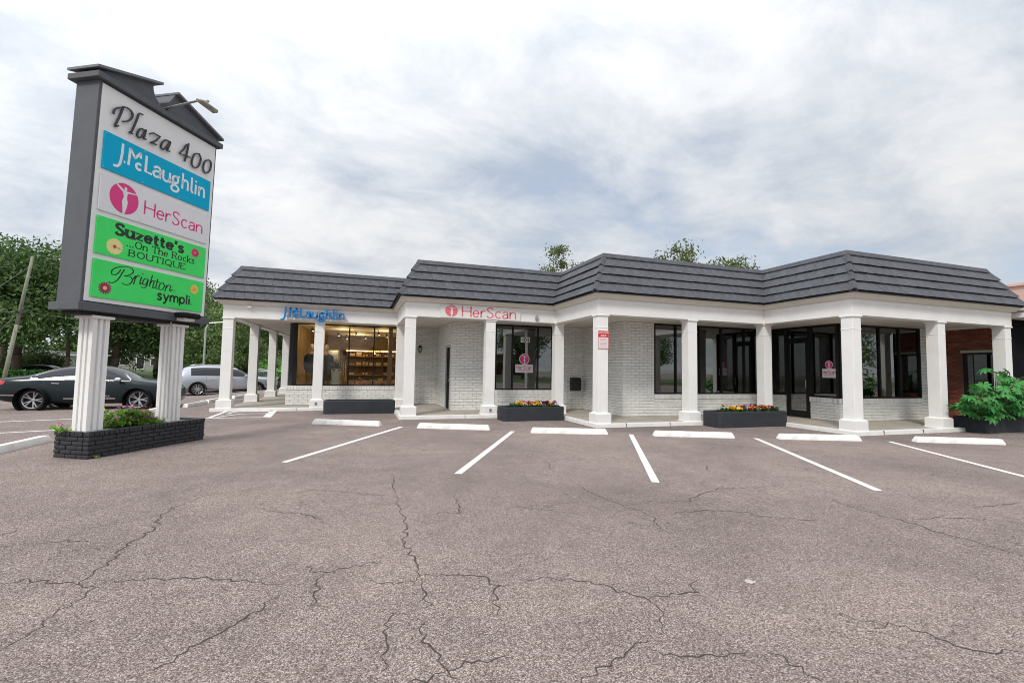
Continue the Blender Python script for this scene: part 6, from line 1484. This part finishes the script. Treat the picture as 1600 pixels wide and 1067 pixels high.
MB().box(-62, -40, 80, 90, -.3, 2.6).obj('wall', mat('pale_stucco', (.5, .48, .44), .8), t); MB().box(-62.6, -39.4, 79.3, 90.6, 2.6, 3.0).obj('roof', mat('grey_roof', (.35, .35, .35), .8), t)
for i in range(5): MB().box(-58+i*3.6, -56.2+i*3.6, 79.96, 79.999, .8, 2.2).obj('window', car_glass, t)
# neighbour on the right: red brick side wall, dark front, white canopy edge
t = thing('brick_neighbour', 'red brick building wall seen behind the right end columns', 'building', (19, 9.2, 0), world=True)
b = MB().box(18.72, 18.95, 9.62, 13, 0, 3.04).box(18.72, 18.95, 8.62, 9.62, 2.36, 3.04).box(18.72, 18.95, 8.62, 9.62, 0, .9); rw = b.obj('wall', red_mortar, t)
rb_me = MB().add([(0, 0, 0), (.205, 0, 0), (.205, 0, .066), (0, 0, .066), (.004, -.008, .004), (.201, -.008, .004), (.201, -.008, .062), (.004, -.008, .062)], BF).mesh('brick', red_brick)
rest_r = MB(); cnt = 0
for r in range(41):
    z = .02+r*.074; x = 8.62+(.105 if r % 2 else 0)
    while x < 10.06-.0:
        e = x+.205
        if not (x < 9.62 and .9 < z+.03 < 2.36):
            Mx = Matrix(((0, 1, 0, 18.72+rnd.uniform(-.003, .003)), (-1, 0, 0, e), (0, 0, 1, z), (0, 0, 0, 1)))
            if z > .75 and cnt < 200: o = link('brick', rb_me, rw); o.matrix_local = Mx; cnt += 1
            else: rest_r.add([Mx @ Vector(v.co) for v in rb_me.vertices], BF)
        x += .215
o = rest_r.obj('bricks', red_brick, rw); o['kind'] = 'stuff'
MB().box(18.705, 18.95, 8.62, 9.66, 2.28, 2.36).obj('lintel', mat('pale_lintel', (.4, .38, .35), .8), t)
w = MB().box(18.74, 18.80, 8.62, 9.62, .9, .96).box(18.74, 18.80, 8.62, 9.62, 2.22, 2.28).box(18.74, 18.80, 9.56, 9.62, .96, 2.22).obj('window', black_m, t); MB().box(18.80, 18.805, 8.62, 9.56, .96, 2.22).obj('pane', glass_dark, w)
MB().box(18.90, 18.94, 8.62, 9.62, .9, 2.3).obj('dark_blind', dark_room, t)
MB().box(18.73, 26, 8.55, 8.615, 0, 3.3).obj('dark_front', mat('dark_mosaic', (.007, .007, .010), .95, .5, 30, .6, 40, spec=.1), t)
MB().box(18.75, 26, 7.9, 8.54, 3.30, 3.46).obj('canopy_edge', white, t, bevel=.01); MB().box(18.74, 26, 7.85, 13, 3.461, 3.52).obj('canopy_roof', mat('grey_roof', (.35, .35, .35)), t)
t = thing('salmon_building', 'salmon pink building rising behind the right end of the roof', 'building', (33, 18, 0), world=True)
MB().box(26.5, 44, 9.5, 24, 0, 5.40).obj('wall', mat('salmon_stucco', (.58, .38, .31), .85, .06, 1, .1, 20), t); MB().box(26.4, 44.1, 9.4, 24.1, 5.40, 5.50).obj('coping', mat('salmon_coping', (.66, .42, .34), .8), t)

# ------------------------------------------------------------------ across the road behind the viewer (seen mirrored in the glass)
GB = 'trees mirrored in the shop windows'
for k, (u, v, kk, s, rz) in enumerate([(-22, -34, 0, .8, 1), (-9, -38, 1, .95, 2.1), (4, -40, 0, .62, .4), (13, -31, 1, .9, 3.3), (24, -36, 2, 1.2, 5.1), (36, -28, 0, .8, 4.2), (47, -16, 1, 1.0, .2)]):
    tree(u, v, kk, s, rz, 'tree across the road, %s of the row mirrored in the shop glass' % ['first', 'second', 'third', 'fourth', 'fifth', 'sixth', 'seventh'][k], GB, z=0)
t = thing('low_shop', 'low tan shop building mirrored in the dark windows', 'building', (12, -46, 0), world=True)
MB().box(-2, 30, -56, -46, 0, 3.6).obj('wall', mat('tan_stucco', (.42, .33, .24), .8), t); MB().box(-2.6, 30.6, -56.6, -45.2, 3.6, 4.1).obj('roof', mat('brown_roof', (.16, .07, .05), .8), t)
for i in range(7): MB().box(0+i*4.2, 2.8+i*4.2, -45.999, -45.96, .6, 2.8).obj('window', car_glass, t)
l2 = sheet('verge', axis((-120, 120, 12)), axis((-60, -18, 6)), lambda u, v: .012, grass_m); tag(l2, 'grass verge across the road behind the viewer', kind='structure')
